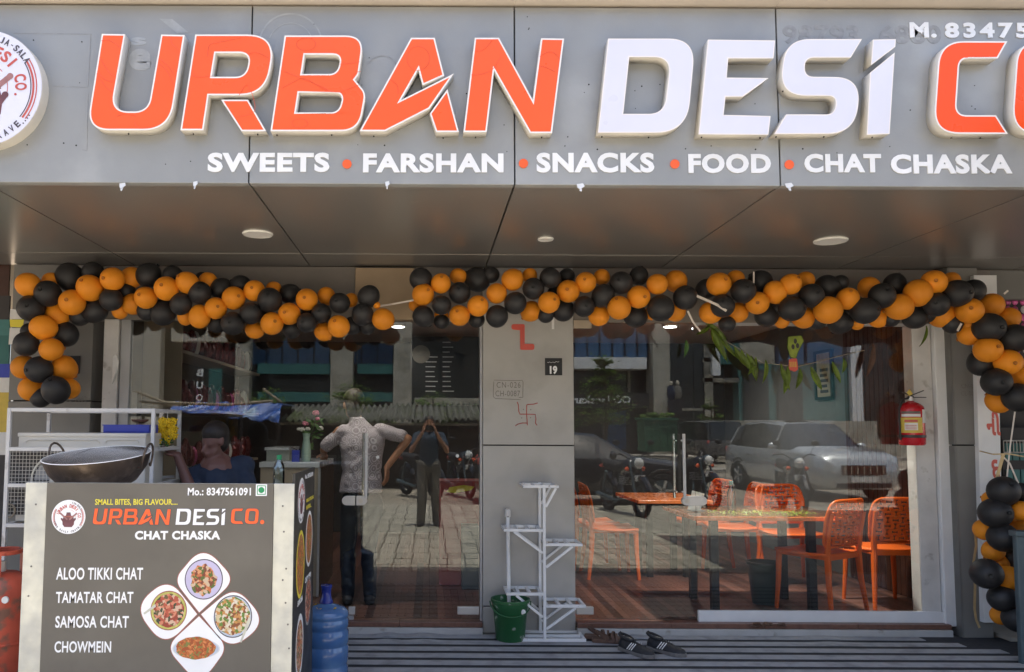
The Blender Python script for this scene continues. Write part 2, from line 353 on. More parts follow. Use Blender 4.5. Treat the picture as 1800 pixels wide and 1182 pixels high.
# text as mesh -------------------------------------------------
def text(body, name, m, parent, p0, ux, uz, w, h, bold=.035, depth=.002, space=1.06, shear=0, keep=None):
    """fits text into the box w x h whose lower-left corner is p0; ux, uz = unit right / up"""
    cu = bpy.data.curves.new(name, 'FONT'); cu.body = body; cu.offset = bold; cu.extrude = 0.01; cu.resolution_u = 4
    cu.space_character = space; cu.shear = shear
    o = bpy.data.objects.new(name, cu); me = bpy.data.meshes.new_from_object(o); bpy.data.objects.remove(o); bpy.data.curves.remove(cu)
    xs = [v.co.x for v in me.vertices]; ys = [v.co.y for v in me.vertices]
    x0, x1, y0, y1 = min(xs), max(xs), min(ys), max(ys); p0, ux, uz = Vector(p0), Vector(ux), Vector(uz); nrm = ux.cross(uz)
    sx = w/(x1-x0) if w else h/(y1-y0); sy = h/(y1-y0) if h else sx
    off = OFF.get(parent.name, Vector()) if parent else Vector()
    for v in me.vertices:
        q = v.co; v.co = p0 + ux*(q.x-x0)*sx + uz*(q.y-y0)*sy + nrm*((q.z+.01)/.02*depth) - off
    me.materials.clear(); me.materials.append(K[m]); me.polygons.foreach_set('material_index', [0]*len(me.polygons))
    return finish(me, name, parent, fix=False)
def ptext(body, name, m, parent, x0, y0, x1, y1, Y, **kw):
    """text on a wall plane at depth Y between photo corners (x0,y0) top-left and (x1,y1) bottom-right"""
    a = at(x0, y1, Y); b = at(x1, y1, Y); c = at(x0, y0, Y)
    return text(body, name, m, parent, a, (b-a).normalized(), Vector((0,0,1)), (b-a).length, c.z-a.z, **kw)
def rnd(poly, seg=7):
    """rounds corners given as (x, y, r)"""
    out = []; n = len(poly)
    for i, p in enumerate(poly):
        if len(p) < 3 or p[2] <= 0: out.append((p[0], p[1])); continue
        P = Vector(p[:2]); A = Vector(poly[i-1][:2])-P; C = Vector(poly[(i+1) % n][:2])-P
        la, lc = A.length, C.length; A.normalize(); C.normalize(); ang = A.angle(C); t = min(p[2]/math.tan(ang/2) if ang < 3.1 else 0, la*.48, lc*.48)
        s_, e = P+A*t, P+C*t
        for j in range(seg+1):
            u = j/seg; q = s_*(1-u)**2 + P*2*u*(1-u)*1.0 + e*u*u
            # blend towards circular feel
            out.append((q.x, q.y))
    return out
def shape(outlines, name, parent, fn, nrm, depth, mats, inset=0, seg=7):
    """closed outlines (first outer, others holes) mapped by fn to 3D, extruded by depth along nrm; mats = (side, rim, face)"""
    cu = bpy.data.curves.new(name, 'CURVE'); cu.dimensions = '2D'; cu.fill_mode = 'BOTH'; cu.extrude = .5
    base = outlines[0]; mx = sum(p[0] for p in base)/len(base); my = sum(p[1] for p in base)/len(base)
    SCL = .001
    for ol in outlines:
        pts = rnd(ol, seg); sp = cu.splines.new('POLY'); sp.points.add(len(pts)-1)
        for i, (x, y) in enumerate(pts): sp.points[i].co = ((x-mx)*SCL, -(y-my)*SCL, 0, 1)
        sp.use_cyclic_u = True
    o = bpy.data.objects.new(name, cu); me = bpy.data.meshes.new_from_object(o); bpy.data.objects.remove(o); bpy.data.curves.remove(cu)
    bm = bmesh.new(); bm.from_mesh(me); bmesh.ops.remove_doubles(bm, verts=bm.verts, dist=1e-6)
    off = OFF.get(parent.name, Vector()) if parent else Vector(); nrm = Vector(nrm)
    lay = {v: v.co.z > 0 for v in bm.verts}
    for v in bm.verts:
        q = fn(v.co.x/SCL+mx, -v.co.y/SCL+my); v.co = q + (nrm*depth if lay[v] else Vector()) - off
    bm.normal_update(); bmesh.ops.recalc_face_normals(bm, faces=bm.faces); bm.normal_update()
    for f in bm.faces: f.material_index = 0
    front = [f for f in bm.faces if f.normal.dot(nrm) > .9]
    for f in front: f.material_index = 2 if inset else 1
    if inset:
        r = bmesh.ops.inset_region(bm, faces=front, thickness=inset, depth=0, use_even_offset=True, use_boundary=True)
        for f in r['faces']: f.material_index = 1
    bm.to_mesh(me); bm.free()
    for q in mats: me.materials.append(K[q] if isinstance(q, str) else q)
    return finish(me, name, parent, fix=False)
UX, UZ = Vector((1,0,0)), Vector((0,0,1))
NY = Vector((0,-1,0))

# ================================================================= levels
FY = -2.06                                     # fascia plane
ZS = at(905, 325, FY).z                        # soffit height
ZF = .05                                       # shop floor
G = at(900, 1113, -.02).z                      # mat / pavement top
ZL = at(900, 566, 0).z                         # underside of lintel
XJ = [at(x, 320, FY).x for x in (437, 905, 1372)]
PW = XJ[1]-XJ[0]
JX = [XJ[0]-3*PW, XJ[0]-2*PW, XJ[0]-PW, XJ[0], XJ[1], XJ[2], XJ[2]+PW, XJ[2]+2*PW, XJ[2]+3*PW]
ZT = at(905, 13, FY).z                         # top of the fascia
XL, XR = -8.0, 11.0

# ================================================================= building shell
bld = thing('shop_building', 'grey composite clad shop front with deep canopy and glass front', 'building', (0, 2.5, G))
for i in range(8):
    x0, x1 = JX[i]+.0035, JX[i+1]-.0035
    B().box((x0, FY, ZS), (x1, FY+.05, ZT)).build('fascia_panel', 'fascia', bld, bevel=.003)
    p = B().box((x0-.004, FY-.07, ZT+.012), (x1+.004, FY+.3, ZT+.10)); p.k = 1; p.box((x0-.004, FY-.055, ZT+.10), (x1+.004, FY+.3, ZT+.5)); p.build('cornice_panel', ['cornice', 'cornice_top'], bld, bevel=.003)
    ys = -.44
    B().box((x0+.001, FY+.056, ZS+.004), (x1-.001, ys-.004, ZS+.03)).build('soffit_panel', 'soffit', bld, bevel=.002)
    B().box((x0+.001, ys+.004, ZS+.004), (x1-.001, -.012, ZS+.03)).build('soffit_panel', 'soffit', bld, bevel=.002)
B().box((XL, FY+.06, ZS+.04), (XR, -.01, ZT+.45)).build('canopy_core', 'dark', bld)
b = B().box((XL, .0, ZS+.031), (XR, 5.2, 13)); b.build('upper_wall', 'beige', bld)
# lintel wall above the glass
xa = at(625, 500, 0).x; xb = at(728, 500, 0).x
B().box((at(160,500,0).x, -.008, ZL), (xa-.004, .1, ZS)).build('lintel_panel', 'lintel', bld)
B().box((xa, -.03, ZL+.01), (xb, .1, ZS-.01)).build('lintel_panel', 'woodpale', bld, bevel=.002)['label'] = 'pale wood laminate panel'
B().box((xb+.004, -.008, ZL), (at(1740,500,0).x, .1, ZS)).build('lintel_panel', 'lintel', bld)
B().box((at(1008,570,-.03).x+.002, -.025, at(1000,577,-.03).z), (at(1040,570,-.03).x, -.009, at(1000,563,-.03).z)).build('lintel_trim', 'counterside', bld)
# centre pillar
zc = at(900, 783, -.02).z; px0, px1 = at(848.5, 800, -.02).x, at(1009.5, 800, -.02).x
pil = B().box((px0+.01, 0, G-.05), (px1-.01, .42, ZL)).build('pillar', 'dark', bld)
B().box((px0, -.02, zc+.004), (px1, .43, ZS)).build('pillar_panel', 'pillar', pil, bevel=.004)
B().box((px0, -.02, G+.012+.18), (px1, .43, zc-.004)).build('pillar_panel', 'pillar', pil, bevel=.004)
B().box((px0, -.02, G+.0), (px1, .43, G+.185)).build('pillar_panel', 'pillar', pil, bevel=.004)
# left pillar
lx0, lx1 = at(19, 600, -.05).x, at(163, 600, -.05).x
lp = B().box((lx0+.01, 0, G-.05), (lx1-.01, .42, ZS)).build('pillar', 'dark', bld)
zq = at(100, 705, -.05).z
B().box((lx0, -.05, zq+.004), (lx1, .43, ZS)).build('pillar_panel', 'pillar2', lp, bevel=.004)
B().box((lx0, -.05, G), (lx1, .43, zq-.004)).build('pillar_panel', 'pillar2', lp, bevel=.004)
# right pillar: return coloured dark for its shadow + lighter face
rx0, rx1 = at(1686, 900, -.1).x, at(1737, 900, -.1).x
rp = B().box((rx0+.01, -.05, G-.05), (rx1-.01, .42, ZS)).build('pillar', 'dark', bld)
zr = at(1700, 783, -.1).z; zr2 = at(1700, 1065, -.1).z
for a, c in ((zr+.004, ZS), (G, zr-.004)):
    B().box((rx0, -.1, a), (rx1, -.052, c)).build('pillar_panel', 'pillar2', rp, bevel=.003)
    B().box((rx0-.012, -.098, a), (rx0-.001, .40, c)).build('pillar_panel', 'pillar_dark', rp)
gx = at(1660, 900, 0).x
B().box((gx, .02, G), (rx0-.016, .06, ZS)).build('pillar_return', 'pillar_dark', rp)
# white frames
def post(xp0, xp1, y0, y1, m, Y=0, z0=None, z1=None):
    a = at(xp0, 850, Y).x; c = at(xp1, 850, Y).x
    return B().box((a, y0, z0 if z0 is not None else ZF-.02), (c, y1, z1 if z1 is not None else ZL)).build('frame_post', m, bld, bevel=.004)
post(177, 203, -.035, .05, 'offwhite'); post(204.5, 222, -.01, .05, 'alu')
post(843.5, 847.5, -.012, .05, 'alu')
post(1613, 1646, .0, .12, 'offwhite'); post(1647.5, 1680, -.035, .05, 'white', z1=ZS-.02)
B().box((at(1222,566,0).x, -.01, ZL-.02), (at(1613,566,0).x, .03, ZL)).build('frame_rail', 'alu', bld)
# sill, threshold tiles
zs1 = at(900, 1083, 0).z
xs0, xs1 = at(606, 1090, 0).x-2.6, at(1662, 1090, 0).x
for a, c in ((xs0, px0-.003), (px1+.003, xs1)):
    n = max(1, round((c-a)/.6)); w = (c-a)/n
    for i in range(n):
        B().box((a+i*w+.001, -.07, ZF-.035), (a+(i+1)*w-.001, .05, ZF)).build('threshold_tile', 'tilebrown', bld, bevel=.003)
    B().box((a, -.085, G-.02), (c, -.03, ZF-.037)).build('sill', 'sill', bld, bevel=.004)
# cement lump on the sill
b = B(); c = at(1348, 1100, -.09)
for i in range(14): b.ell(c+Vector((random.uniform(-.12,.12), random.uniform(-.012,.0), random.uniform(-.015,.02))), (random.uniform(.01,.03), .012, random.uniform(.005,.012)), 8, 5)
b.build('cement_lump', 'leafdry', bld, smooth=True)['kind'] = 'stuff'
# tape scraps hanging from the fascia edge
for (x, y, w) in ((216, 328, 12), (344, 325, 9), (681, 325, 8), (1020, 329, 13), (1386, 328, 13)):
    p = at(x, y-2, FY-.004); q = w/sc(FY); b = B()
    b.add([p+Vector((-q*.5,0,.008)), p+Vector((q*.35,-.002,.012)), p+Vector((q*.55,-.012,-.006)), p+Vector((-.1*q,-.015,-.022)), p+Vector((-q*.4,-.006,-.012))], [(0,1,2,3,4)])
    b.add([p+Vector((-q*.1,-.004,-.006)), p+Vector((q*.2,-.004,-.008)), p+Vector((q*.1,-.02,-.035)), p+Vector((-.2*q,-.015,-.03))], [(0,1,2,3)])
    o = b.build('tape_scrap', 'paper', bld); md = o.modifiers.new('s', 'SOLIDIFY'); md.thickness = .001
# screw holes in the fascia
b = B()
for (x, y) in ((140,146),(59,71),(144,74),(134,256),(112,252),(291,289),(335,284),(48,255),(464,51),(552,43),(649,102),(636,150),(629,255),(820,165),(891,267),(927,30),(929,52),(1035,149),(1027,163),(993,257),(998,241),(1050,263),(1122,270),(1128,152),(1116,160),(1160,149),(1250,257),(1328,263),(1411,262),(1471,269),(1564,258),(1713,151),(1708,187),(1714,192),(1600,194),(1327,183),(1117,191),(930,50),(886,220),(1205,262),(676,256)):
    p = at(x, y, FY); b.cyl(p+Vector((0,-.0015,0)), p+Vector((0,.002,0)), random.uniform(.002,.0042), n=8)
o = b.build('screw_hole', 'dark', bld); o['kind'] = 'stuff'
# old ghost marks of earlier sign
def ring(cx, cy_, r, w, a0, a1, name='ghost_mark', m='ghost'):
    b = B(); n = 26
    for i in range(n):
        t0 = R(a0+(a1-a0)*i/n); t1 = R(a0+(a1-a0)*(i+1)/n)
        q = [at(cx+rr*math.cos(t), cy_-rr*math.sin(t), FY-.0015) for rr, t in ((r, t0), (r, t1), (r-w, t1), (r-w, t0))]
        b.add(q, [(0,1,2,3)])
    return b.build(name, m, bld)
ring(511, 80, 57, 3, 0, 180); ring(511, 80, 40, 1.5, 20, 160); ring(672, 125, 28, 2, 10, 150, m='ghostd')
for pts in (((280,33),(303,34),(331,57),(312,59)),): B().add([at(x,y,FY-.0015) for x,y in pts], [(0,1,2,3)]).build('ghost_mark', 'ghost', bld)
ptext('e', 'ghost_mark', 'ghost', bld, 226, 86, 265, 124, FY-.0005, bold=.04, depth=.001)
ptext('s', 'ghost_mark', 'ghost', bld, 230, 66, 257, 80, FY-.0005, bold=.04, depth=.001)
ptext('98793  6880', 'ghost_lettering', 'ghostd', bld, 1376, 44, 1655, 78, FY-.0005, bold=.035, depth=.001)
b = B()
for (x0,y0,x1,y1) in ((24,59,161,60.5),(160,60,155,152),(92,152,154,153.5),(145,264,153,265),(153,264,155,165)):
    p, q = at(x0,y0,FY), at(x1,y1,FY); b.bar(p, q, .002, .003)
b.build('scratch', 'ghostd', bld)

# ---------------------------------------------------------------- raised sign letters
Z = 3.476
def zm(o): return lambda pts: [[(p[0]/Z+o, p[1]/Z)+((p[2]/Z,) if len(p) > 2 else ()) for p in ol] for ol in pts]
r1, r2, r3, r4 = zm(0), zm(450), zm(900), zm(1300)
LET = [
 ('u', 'o', r1([[(622,208),(765,210),(682,682,90),(903,682,100),(985,212),(1128,215),(1036,797,190),(528,797,120)]])),
 ('r', 'o', r1([[(1193,212),(1690,212,170),(1622,583,190),(1275,583),(1243,797),(1102,797)],[(1317,325),(1530,325,85),(1500,470,80),(1293,470)]])),
 ('r_leg', 'o', r1([[(1350,610),(1515,610),(1627,803),(1475,803)]])),
 ('b', 'o', r2([[(175,218),(662,218,150),(628,455,50),(603,488),(672,570,80),(630,803,190),(88,803)],[(298,335),(522,335,65),(495,453,65),(280,453)],[(262,567),(535,567,68),(505,688,68),(243,688)]])),
 ('a', 'o', r2([[(947,232),(1092,232),(1150,463),(1018,522),(992,425),(885,613),(1210,450),(1060,665),(790,803),(632,803)]])),
 ('a_leg', 'o', r2([[(1170,545),(1240,808),(1100,808),(1062,695)]])),
 ('n', 'o', [[(834.6,66.7),(877.2,66.7),(936.6,176),(951.2,67.6),(991.5,68.2),(970.5,234.3),(931.5,234.3),(868.6,124.3),(855.6,232.5),(814.5,232.5)]]),
 ('d', 'w', r3([[(588,237),(1122,237,150),(1070,812,210),(525,812)],[(717,350),(972,350,95),(930,697,110),(680,697)]])),
 ('e', 'w', r3([[(1197,243),(1608,248),(1598,358),(1322,358),(1312,475),(1568,478),(1410,592),(1305,592),(1293,703),(1580,710),(1567,825),(1140,822)]])),
 ('s', 'w', r4([[(748,240),(680,353),(400,353,60),(398,470,65),(745,472,170),(705,818,190),(212,820),(285,700),(580,700,60),(594,587,65),(240,585,170),(285,240,165)]])),
 ('i', 'w', r4([[(815,243),(955,240),(952,287),(803,400)]])),
 ('i_stem', 'w', r4([[(948,322),(917,820),(777,825),(798,445)]])),
 ('c', 'O', r4([[(1637,253),(1578,358),(1345,358,60),(1322,705,65),(1567,705),(1640,820),(1182,818,150),(1222,252,160)]])),
 ('o', 'O', r4([[(1700,252,150),(2170,252,150),(2130,820,160),(1660,820,160)],[(1830,358,55),(2040,358,55),(2005,705,55),(1800,705,55)]])),
]
YF = FY-.07
sign = thing('shop_name_sign', 'raised letters reading URBAN DESi CO. across the canopy front', 'sign', (at(800,240,FY).x, FY, at(800,240,FY).z))
for nm, c, ols in LET:
    f = {'o': 'orange_face', 'w': 'white_face', 'O': 'orange_face2'}[c]
    shape(ols, 'letter', sign, lambda x, y: at(x, y, YF)+Vector((0,.07,0)), NY, .07, ('letter_side', 'letter_edge', f), .0075 if c != 'w' else .005, seg=12)
b = B()
for (x, y) in ((226,236),(340,236),(453,237),(487,238),(583,238),(657,240),(779,243),(836,242),(952,242),(1058,241),(1140,242),(1233,242),(1336,243),(1376,161),(1364,241),(1448,241),(1533,242),(1672,243),(1723,243)):
    p = at(x, y, YF+.035); b.ell(p, (.004,.006,.004), 8, 5)
b.build('rivet', 'dark', sign)
# thin vein lines on the orange faces
vein = mat('orange_vein', (.78, .085, .028), .4, 0, .05, 4)
for pts in (((178,72),(190,71),(204,78),(213,86)),((175,101),(184,116),(195,131),(204,134)),((171,125),(184,140),(200,145)),((170,130),(185,152),(197,162)),((300,66),(303,78),(314,88)),((281,104),(295,116),(308,134)),((280,112),(295,127),(305,150)),((365,100),(368,80),(385,75),(425,66)),((437,96),(450,92),(472,102)),((420,168),(436,150),(448,195),(416,206)),((500,126),(530,138),(560,150),(590,162),(630,150)),((496,155),(515,145),(535,138),(560,152),(575,160)),((597,113),(615,112),(632,109)),((618,137),(625,128),(634,126)),((686,140),(698,150),(700,165)),((836,90),(850,88),(866,70)),((828,132),(850,130),(868,120),(880,100)),((949,100),(962,92),(975,94),(984,104)),((948,116),(962,120),(975,126)),((205,205),(222,200),(240,205)),((236,215),(245,225),(268,224)),((338,130),(346,136),(372,134))):
    b = B(); P = [at(x, y, YF-.0006) for x, y in pts]; sm = []
    for i in range(len(P)-1):
        p0, p1, p2, p3 = P[max(i-1,0)], P[i], P[i+1], P[min(i+2,len(P)-1)]
        for t in (0,.25,.5,.75): sm.append(.5*((2*p1)+(p2-p0)*t+(2*p0-5*p1+4*p2-p3)*t*t+(3*p1-p0-3*p2+p3)*t**3))
    sm.append(P[-1]); b.tube(sm, .0011, 4); o = b.build('vein_line', vein, sign)
for cx_, cy_, rx, ry in ((538,78,17,11),(735,103,20,21),(527,217,14,8)):
    b = B(); P = [at(cx_+rx*math.cos(t*math.pi/12), cy_+ry*math.sin(t*math.pi/12), YF-.0006) for t in range(25)]
    b.tube(P, .0011, 4); b.build('vein_line', vein, sign)

tl = thing('tagline_sign', 'flat white words SWEETS FARSHAN SNACKS FOOD CHAT CHASKA with orange dots', 'sign', (at(1000,300,FY).x, FY, at(1000,306,FY).z))
for t, x0, x1, y0, y1 in (('SWEETS',365,579,269,303),('FARSHAN',638,885,270,304),('SNACKS',943,1150,269,304),('FOOD',1210,1355,271,305),('CHAT',1414,1549,271,304),('CHASKA',1566,1779,272,306)):
    ptext(t, 'word', 'textwhite', tl, x0, y0, x1, y1, FY-.001, bold=.043, depth=.004, space=1.1)
for x, y in ((610,289),(920,288),(1186,289),(1387,290)):
    p = at(x, y, FY-.001); B().cyl(p, p+Vector((0,-.005,0)), 8.3/sc(FY), n=24).build('dot', 'dot', tl)
ph = thing('phone_number_sign', 'white phone number lettering at the upper right of the canopy front', 'sign', (at(1700,68,FY).x, FY, at(1700,68,FY).z))
ptext('M.', 'word', 'textwhite', ph, 1599, 40, 1646, 67, FY-.001, bold=.04, depth=.004, space=1.1)
ptext('8347561091', 'lettering', 'textwhite', ph, 1661, 40, 1957, 68, FY-.001, bold=.04, depth=.004, space=1.3)

# ---------------------------------------------------------------- round logo
def arc_text(body, m, parent, cen, rad, a_start, a_end, h, ux, uz, depth, bold=.035, inward=False, name='arc_letter'):
    """characters spread on an arc, angles in degrees clockwise from top"""
    n = len(body); nrm = ux.cross(uz)
    for i, ch in enumerate(body):
        if ch == ' ': continue
        a = R(a_start+(a_end-a_start)*(i/(n-1) if n > 1 else 0)); rd = ux*math.sin(a)+uz*math.cos(a); tg = ux*math.cos(a)-uz*math.sin(a)
        up, rt = (rd, tg) if not inward else (-rd, -tg)
        hh = h*(.22 if ch == '.' else .12 if ch == '-' else 1)
        w = h*{'I':.2,'J':.42,'-':.35,'.':.2,'W':1.1,'M':1.0}.get(ch, .64)
        c = cen + rd*rad - rt*w/2 - up*(h/2)
        if ch == '-': c = c+up*h*.42
        text(ch, name, m, parent, c, rt, up, w, hh, bold=bold, depth=depth)
def logo(parent, cen, r, ux, uz, d, small=False):
    """flat printed emblem on a white disc: rings, lettering, pot with crossed pins"""
    nrm = ux.cross(uz)
    def M3(x, y, o=0): return cen + ux*x*r + uz*y*r + nrm*o
    def poly(pts, m, o, name='emblem'): B().add([M3(x, y, o) for x, y in pts], [list(range(len(pts)))]).build(name, m, parent)
    def arc(rr, w, a0, a1, m):
        b = B(); n = 24
        for i in range(n):
            t0, t1 = R(a0+(a1-a0)*i/n), R(a0+(a1-a0)*(i+1)/n)
            b.add([M3(q*math.sin(t), q*math.cos(t), d) for q, t in ((rr,t0),(rr,t1),(rr-w,t1),(rr-w,t0))], [(0,1,2,3)])
        b.build('emblem_ring', m, parent)
    arc(.93, .02, 58, 125, 'red'); arc(.885, .035, 57, 126, 'red'); arc(.835, .018, 58, 127, 'inkdark')
    arc(.93, .02, 235, 302, 'red'); arc(.885, .035, 234, 303, 'red'); arc(.835, .018, 233, 302, 'inkdark')
    arc(.44, .012, 15, 50, 'red'); arc(.44, .012, 75, 100, 'red')
    arc_text('URBAN DESI CO.', 'red', parent, cen+nrm*d, r*.66, -69, 101, r*.20, ux, uz, .0006, bold=.03)
    arc_text('IJA-SALA', 'inkdark', parent, cen+nrm*d, r*.88, 15, 57, r*.115, ux, uz, .0006, bold=.03)
    arc_text('YOUR DAILY CRAVE', 'inkdark', parent, cen+nrm*d, r*.88, 250, 135, r*.115, ux, uz, .0006, bold=.03, inward=True)
    arc_text('....', 'inkdark', parent, cen+nrm*d, r*.90, 130, 120, r*.115, ux, uz, .0006, bold=.03, inward=True)
    # pot with rolling pins
    poly([(-.30,-.02),(.30,-.02),(.36,-.20),(.34,-.45),(.22,-.60),(-.22,-.60),(-.34,-.45),(-.36,-.20)], 'plum', d)
    poly([(-.33,-.02),(.33,-.02),(.30,.07),(-.30,.07)], 'brownred', d+.0003); poly([(-.16,.07),(.16,.07),(.12,.24),(-.12,.24)], 'plum', d)
    poly([(-.12,.24),(.12,.24),(.12,.27),(-.12,.27)], 'inkdark', d+.0003)
    for s in (-1, 1):
        for (p_, q_, w_, m_) in (((.06,-.16),(.47,.20),.048,'rosy'), ((.20,-.42),(.40,-.12),.05,'plum')):
            a, c = Vector((s*p_[0], p_[1])), Vector((s*q_[0], q_[1])); t = (c-a).normalized(); q = Vector((-t.y,t.x))*w_
            poly([tuple(a-q), tuple(a+q), tuple(c+q), tuple(c-q)], m_, d+.0005)
            poly([(c.x+w_*1.15*math.cos(k*math.pi/6), c.y+w_*1.15*math.sin(k*math.pi/6)) for k in range(12)], m_, d+.0007)
lg = thing('round_logo_sign', 'round white box sign with red emblem at the left of the canopy', 'sign', tuple(at(-32, 258, FY)))
lc = at(-31.6, 155, YF); lr = 109/sc(YF)
def disc_y(c, r, y0, y1, n=64):
    b = B(); b.cyl(Vector((c.x,y0,c.z)), Vector((c.x,y1,c.z)), r, n=n); return b
disc_y(lc, lr, FY-.001, YF+.001).build('sign_box', 'letter_side', lg, smooth=True, ang=30)
disc_y(lc, lr*.992, YF+.0005, YF-.003).build('sign_face', mat('logo_face', (.74,.74,.84), .4, 0, .02, 4), lg)
logo(lg, Vector((lc.x, YF-.0035, lc.z)), lr*.99, UX, UZ, .0005)

# ---------------------------------------------------------------- downlights in the soffit
for px, py, w, lab in ((453,412,54,'large round downlight in the soffit above the left balloon garland'), (959,421,28,'small round downlight in the soffit, smallest of three'), (1460,424,57,'large round downlight in the soffit towards the right')):
    p = atz(px, py, ZS); r = w/2/sc(p.y); t = thing('downlight', lab, 'ceiling light', tuple(p), 'downlights in the canopy soffit')
    B().lathe(p+Vector((0,0,-.004)), [(r*.80,0),(r*.95,-.002),(r,.004),(r,.016),(r*.8,.016)], 32).build('ring', 'lampring', t, smooth=True)
    B().lathe(p+Vector((0,0,-.001)), [(r*.81,0),(r*.81,.012)], 32).build('diffuser', 'lampoff', t)

# ================================================================= ground
struct(B().box((-60, -90, G-.3), (60, 60, G-.06)).build('ground', 'soil'))
struct(B().box((XL, -2.45, G-.06), (XR, -.0, G-.006)).build('pavement', 'apron'))
pv = struct(B().box((-8, -9.6, G-.06), (13, -2.452, G-.012)).build('paving_bed', 'joint'))
b = B(); y = -2.47; row = 0
while y > -9.4:
    x = -5.0+(row % 3)*.01
    while x < 12:
        h = random.uniform(-.002,.002); b.box((x+.0065, y-.387, G-.03), (x+.1935, y-.013, G-.004+h)); x += .2
    y -= .4; row += 1
o = b.build('paver', 'paver', pv); o['kind'] = 'stuff'
struct(B().add([(4.15,-2.5,G+.001),(13,-2.5,G+.001),(13,-8.9,G+.001),(6.6,-8.9,G+.001),(5.0,-5.2,G+.001)], [(0,1,2,3,4)]).build('added_dark_patch', 'tar'))  # added flat dark sheet, darkens the ground reflected in the right window
struct(B().box((-60, -34, G-.06), (60, -9.62, G-.045)).build('road', 'road'))
struct(B().box((-60, -23.2, G-.045), (60, -22.0, G+.08)).build('median_kerb', 'kerb'))
struct(B().box((-60, -38, G-.06), (60, -34, G+.09)).build('far_pavement', 'kerb'))

# shop floor planks
fl = struct(B().box((-2.7, .05, ZF-.12), (4.05, 5.0, ZF-.008)).build('floor', 'joint'))
pm = bpy.data.meshes.new('plank'); b = B().box((0,0,-.008),(.0585,2.4,0)); pm.from_pydata(b.v, [], b.f); pm.materials.append(K['plank'])
bm = bmesh.new(); bm.from_mesh(pm); bmesh.ops.recalc_face_normals(bm, faces=bm.faces); bm.to_mesh(pm); bm.free()
for i in range(112):
    for j in range(2):
        y0 = .055+j*2.405; o = bpy.data.objects.new('plank', pm); COL.objects.link(o); o.parent = fl; o.location = (-2.69+i*.06, y0, ZF)

# ================================================================= shop interior shell
room = bld
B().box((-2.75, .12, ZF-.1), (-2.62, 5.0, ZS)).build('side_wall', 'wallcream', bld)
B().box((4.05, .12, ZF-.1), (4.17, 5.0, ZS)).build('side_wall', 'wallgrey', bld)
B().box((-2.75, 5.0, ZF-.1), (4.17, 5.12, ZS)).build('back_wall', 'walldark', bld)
B().box((-2.7, .1, ZS-.03), (4.1, 5.0, ZS+.02)).build('inner_ceiling', 'ceilw', bld)
XW = 4.05
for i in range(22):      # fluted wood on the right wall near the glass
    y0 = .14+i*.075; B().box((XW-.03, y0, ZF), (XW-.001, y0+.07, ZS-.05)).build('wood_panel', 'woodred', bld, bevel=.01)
# framed picture on right wall
y0, y1 = 2.02, 2.38; z0, z1 = at(1452, 700, 0).z, 0
zc0 = CAM.z-(704-752)*(-1)/-1
def wz(py, Y): return at(1450, py, Y).z
pf = thing('framed_picture', 'narrow black framed picture hanging on the pale side wall', 'picture', (XW-.02, 1.5, wz(704,1.5)))
zb, zt = wz(703, 2.2), wz(616, 2.2)
b = B()
for a, c in (((XW-.03,y0,zb),(XW-.001,y0+.03,zt)),((XW-.03,y1-.03,zb),(XW-.001,y1,zt)),((XW-.03,y0,zb),(XW-.002,y1,zb+.03)),((XW-.03,y0,zt-.03),(XW-.002,y1,zt))): b.box(a, c)
b.build('picture_frame', 'black', pf); B().box((XW-.014, y0+.03, zb+.03), (XW-.004, y1-.03, zt-.03)).build('print', 'parchment', pf)
b = B()
for k in range(5): b.box((XW-.017, 2.12+.02*(k % 2), zb+.07+k*.055), (XW-.0145, 2.28, zb+.10+k*.055))
b.build('print_figure', 'walldark', pf)
# lit ceiling lamps: a pair seen behind the doors, the rest added as fill
for px, py, Y in ((700,575,.9),(1178,575,.9),(900,0,3.2),(500,0,3.2),(1330,0,.60),(600,0,.26)):
    p = at(px, py, Y) if py else Vector((at(px,600,Y).x, Y, 0)); p.z = ZS-.05
    if py: d = ray(px, py); p = CAM + d*((ZS-.05-CAM.z)/d.z)
    t = thing('ceiling_lamp', {700:'lit round lamp inside behind the left door',1178:'lit round lamp inside behind the right door',900:'added fill lamp deep in the shop ceiling behind the pillar',500:'added fill lamp deep in the shop ceiling over the snack shelf',1330:'added fill lamp in the ceiling above the window table',600:'added fill lamp in the ceiling just inside the left door'}.get(px), 'ceiling light', tuple(p), 'lit lamps in the shop ceiling')
    B().lathe(p, [(.075,0),(.085,.02)], 20).build('lamp_rim', 'lampring', t); B().lathe(p+Vector((0,0,-.004)), [(.07,0),(.07,.003)], 20).build('lamp_disc', 'led', t)
    L_ = bpy.data.lights.new('ceiling_lamp_light', 'AREA'); L_.shape = 'DISK'; L_.size = .14; L_.energy = {700: 2.5, 1178: 7, 900: .8, 500: .3, 1330: 9, 600: 1.0}[px]; L_.spread = R(85) if px in (1330, 600) else R(150); L_.color = (1, .96, .88); lo = bpy.data.objects.new('ceiling_lamp_light', L_); COL.objects.link(lo); lo.location = p+Vector((0,0,-.012))

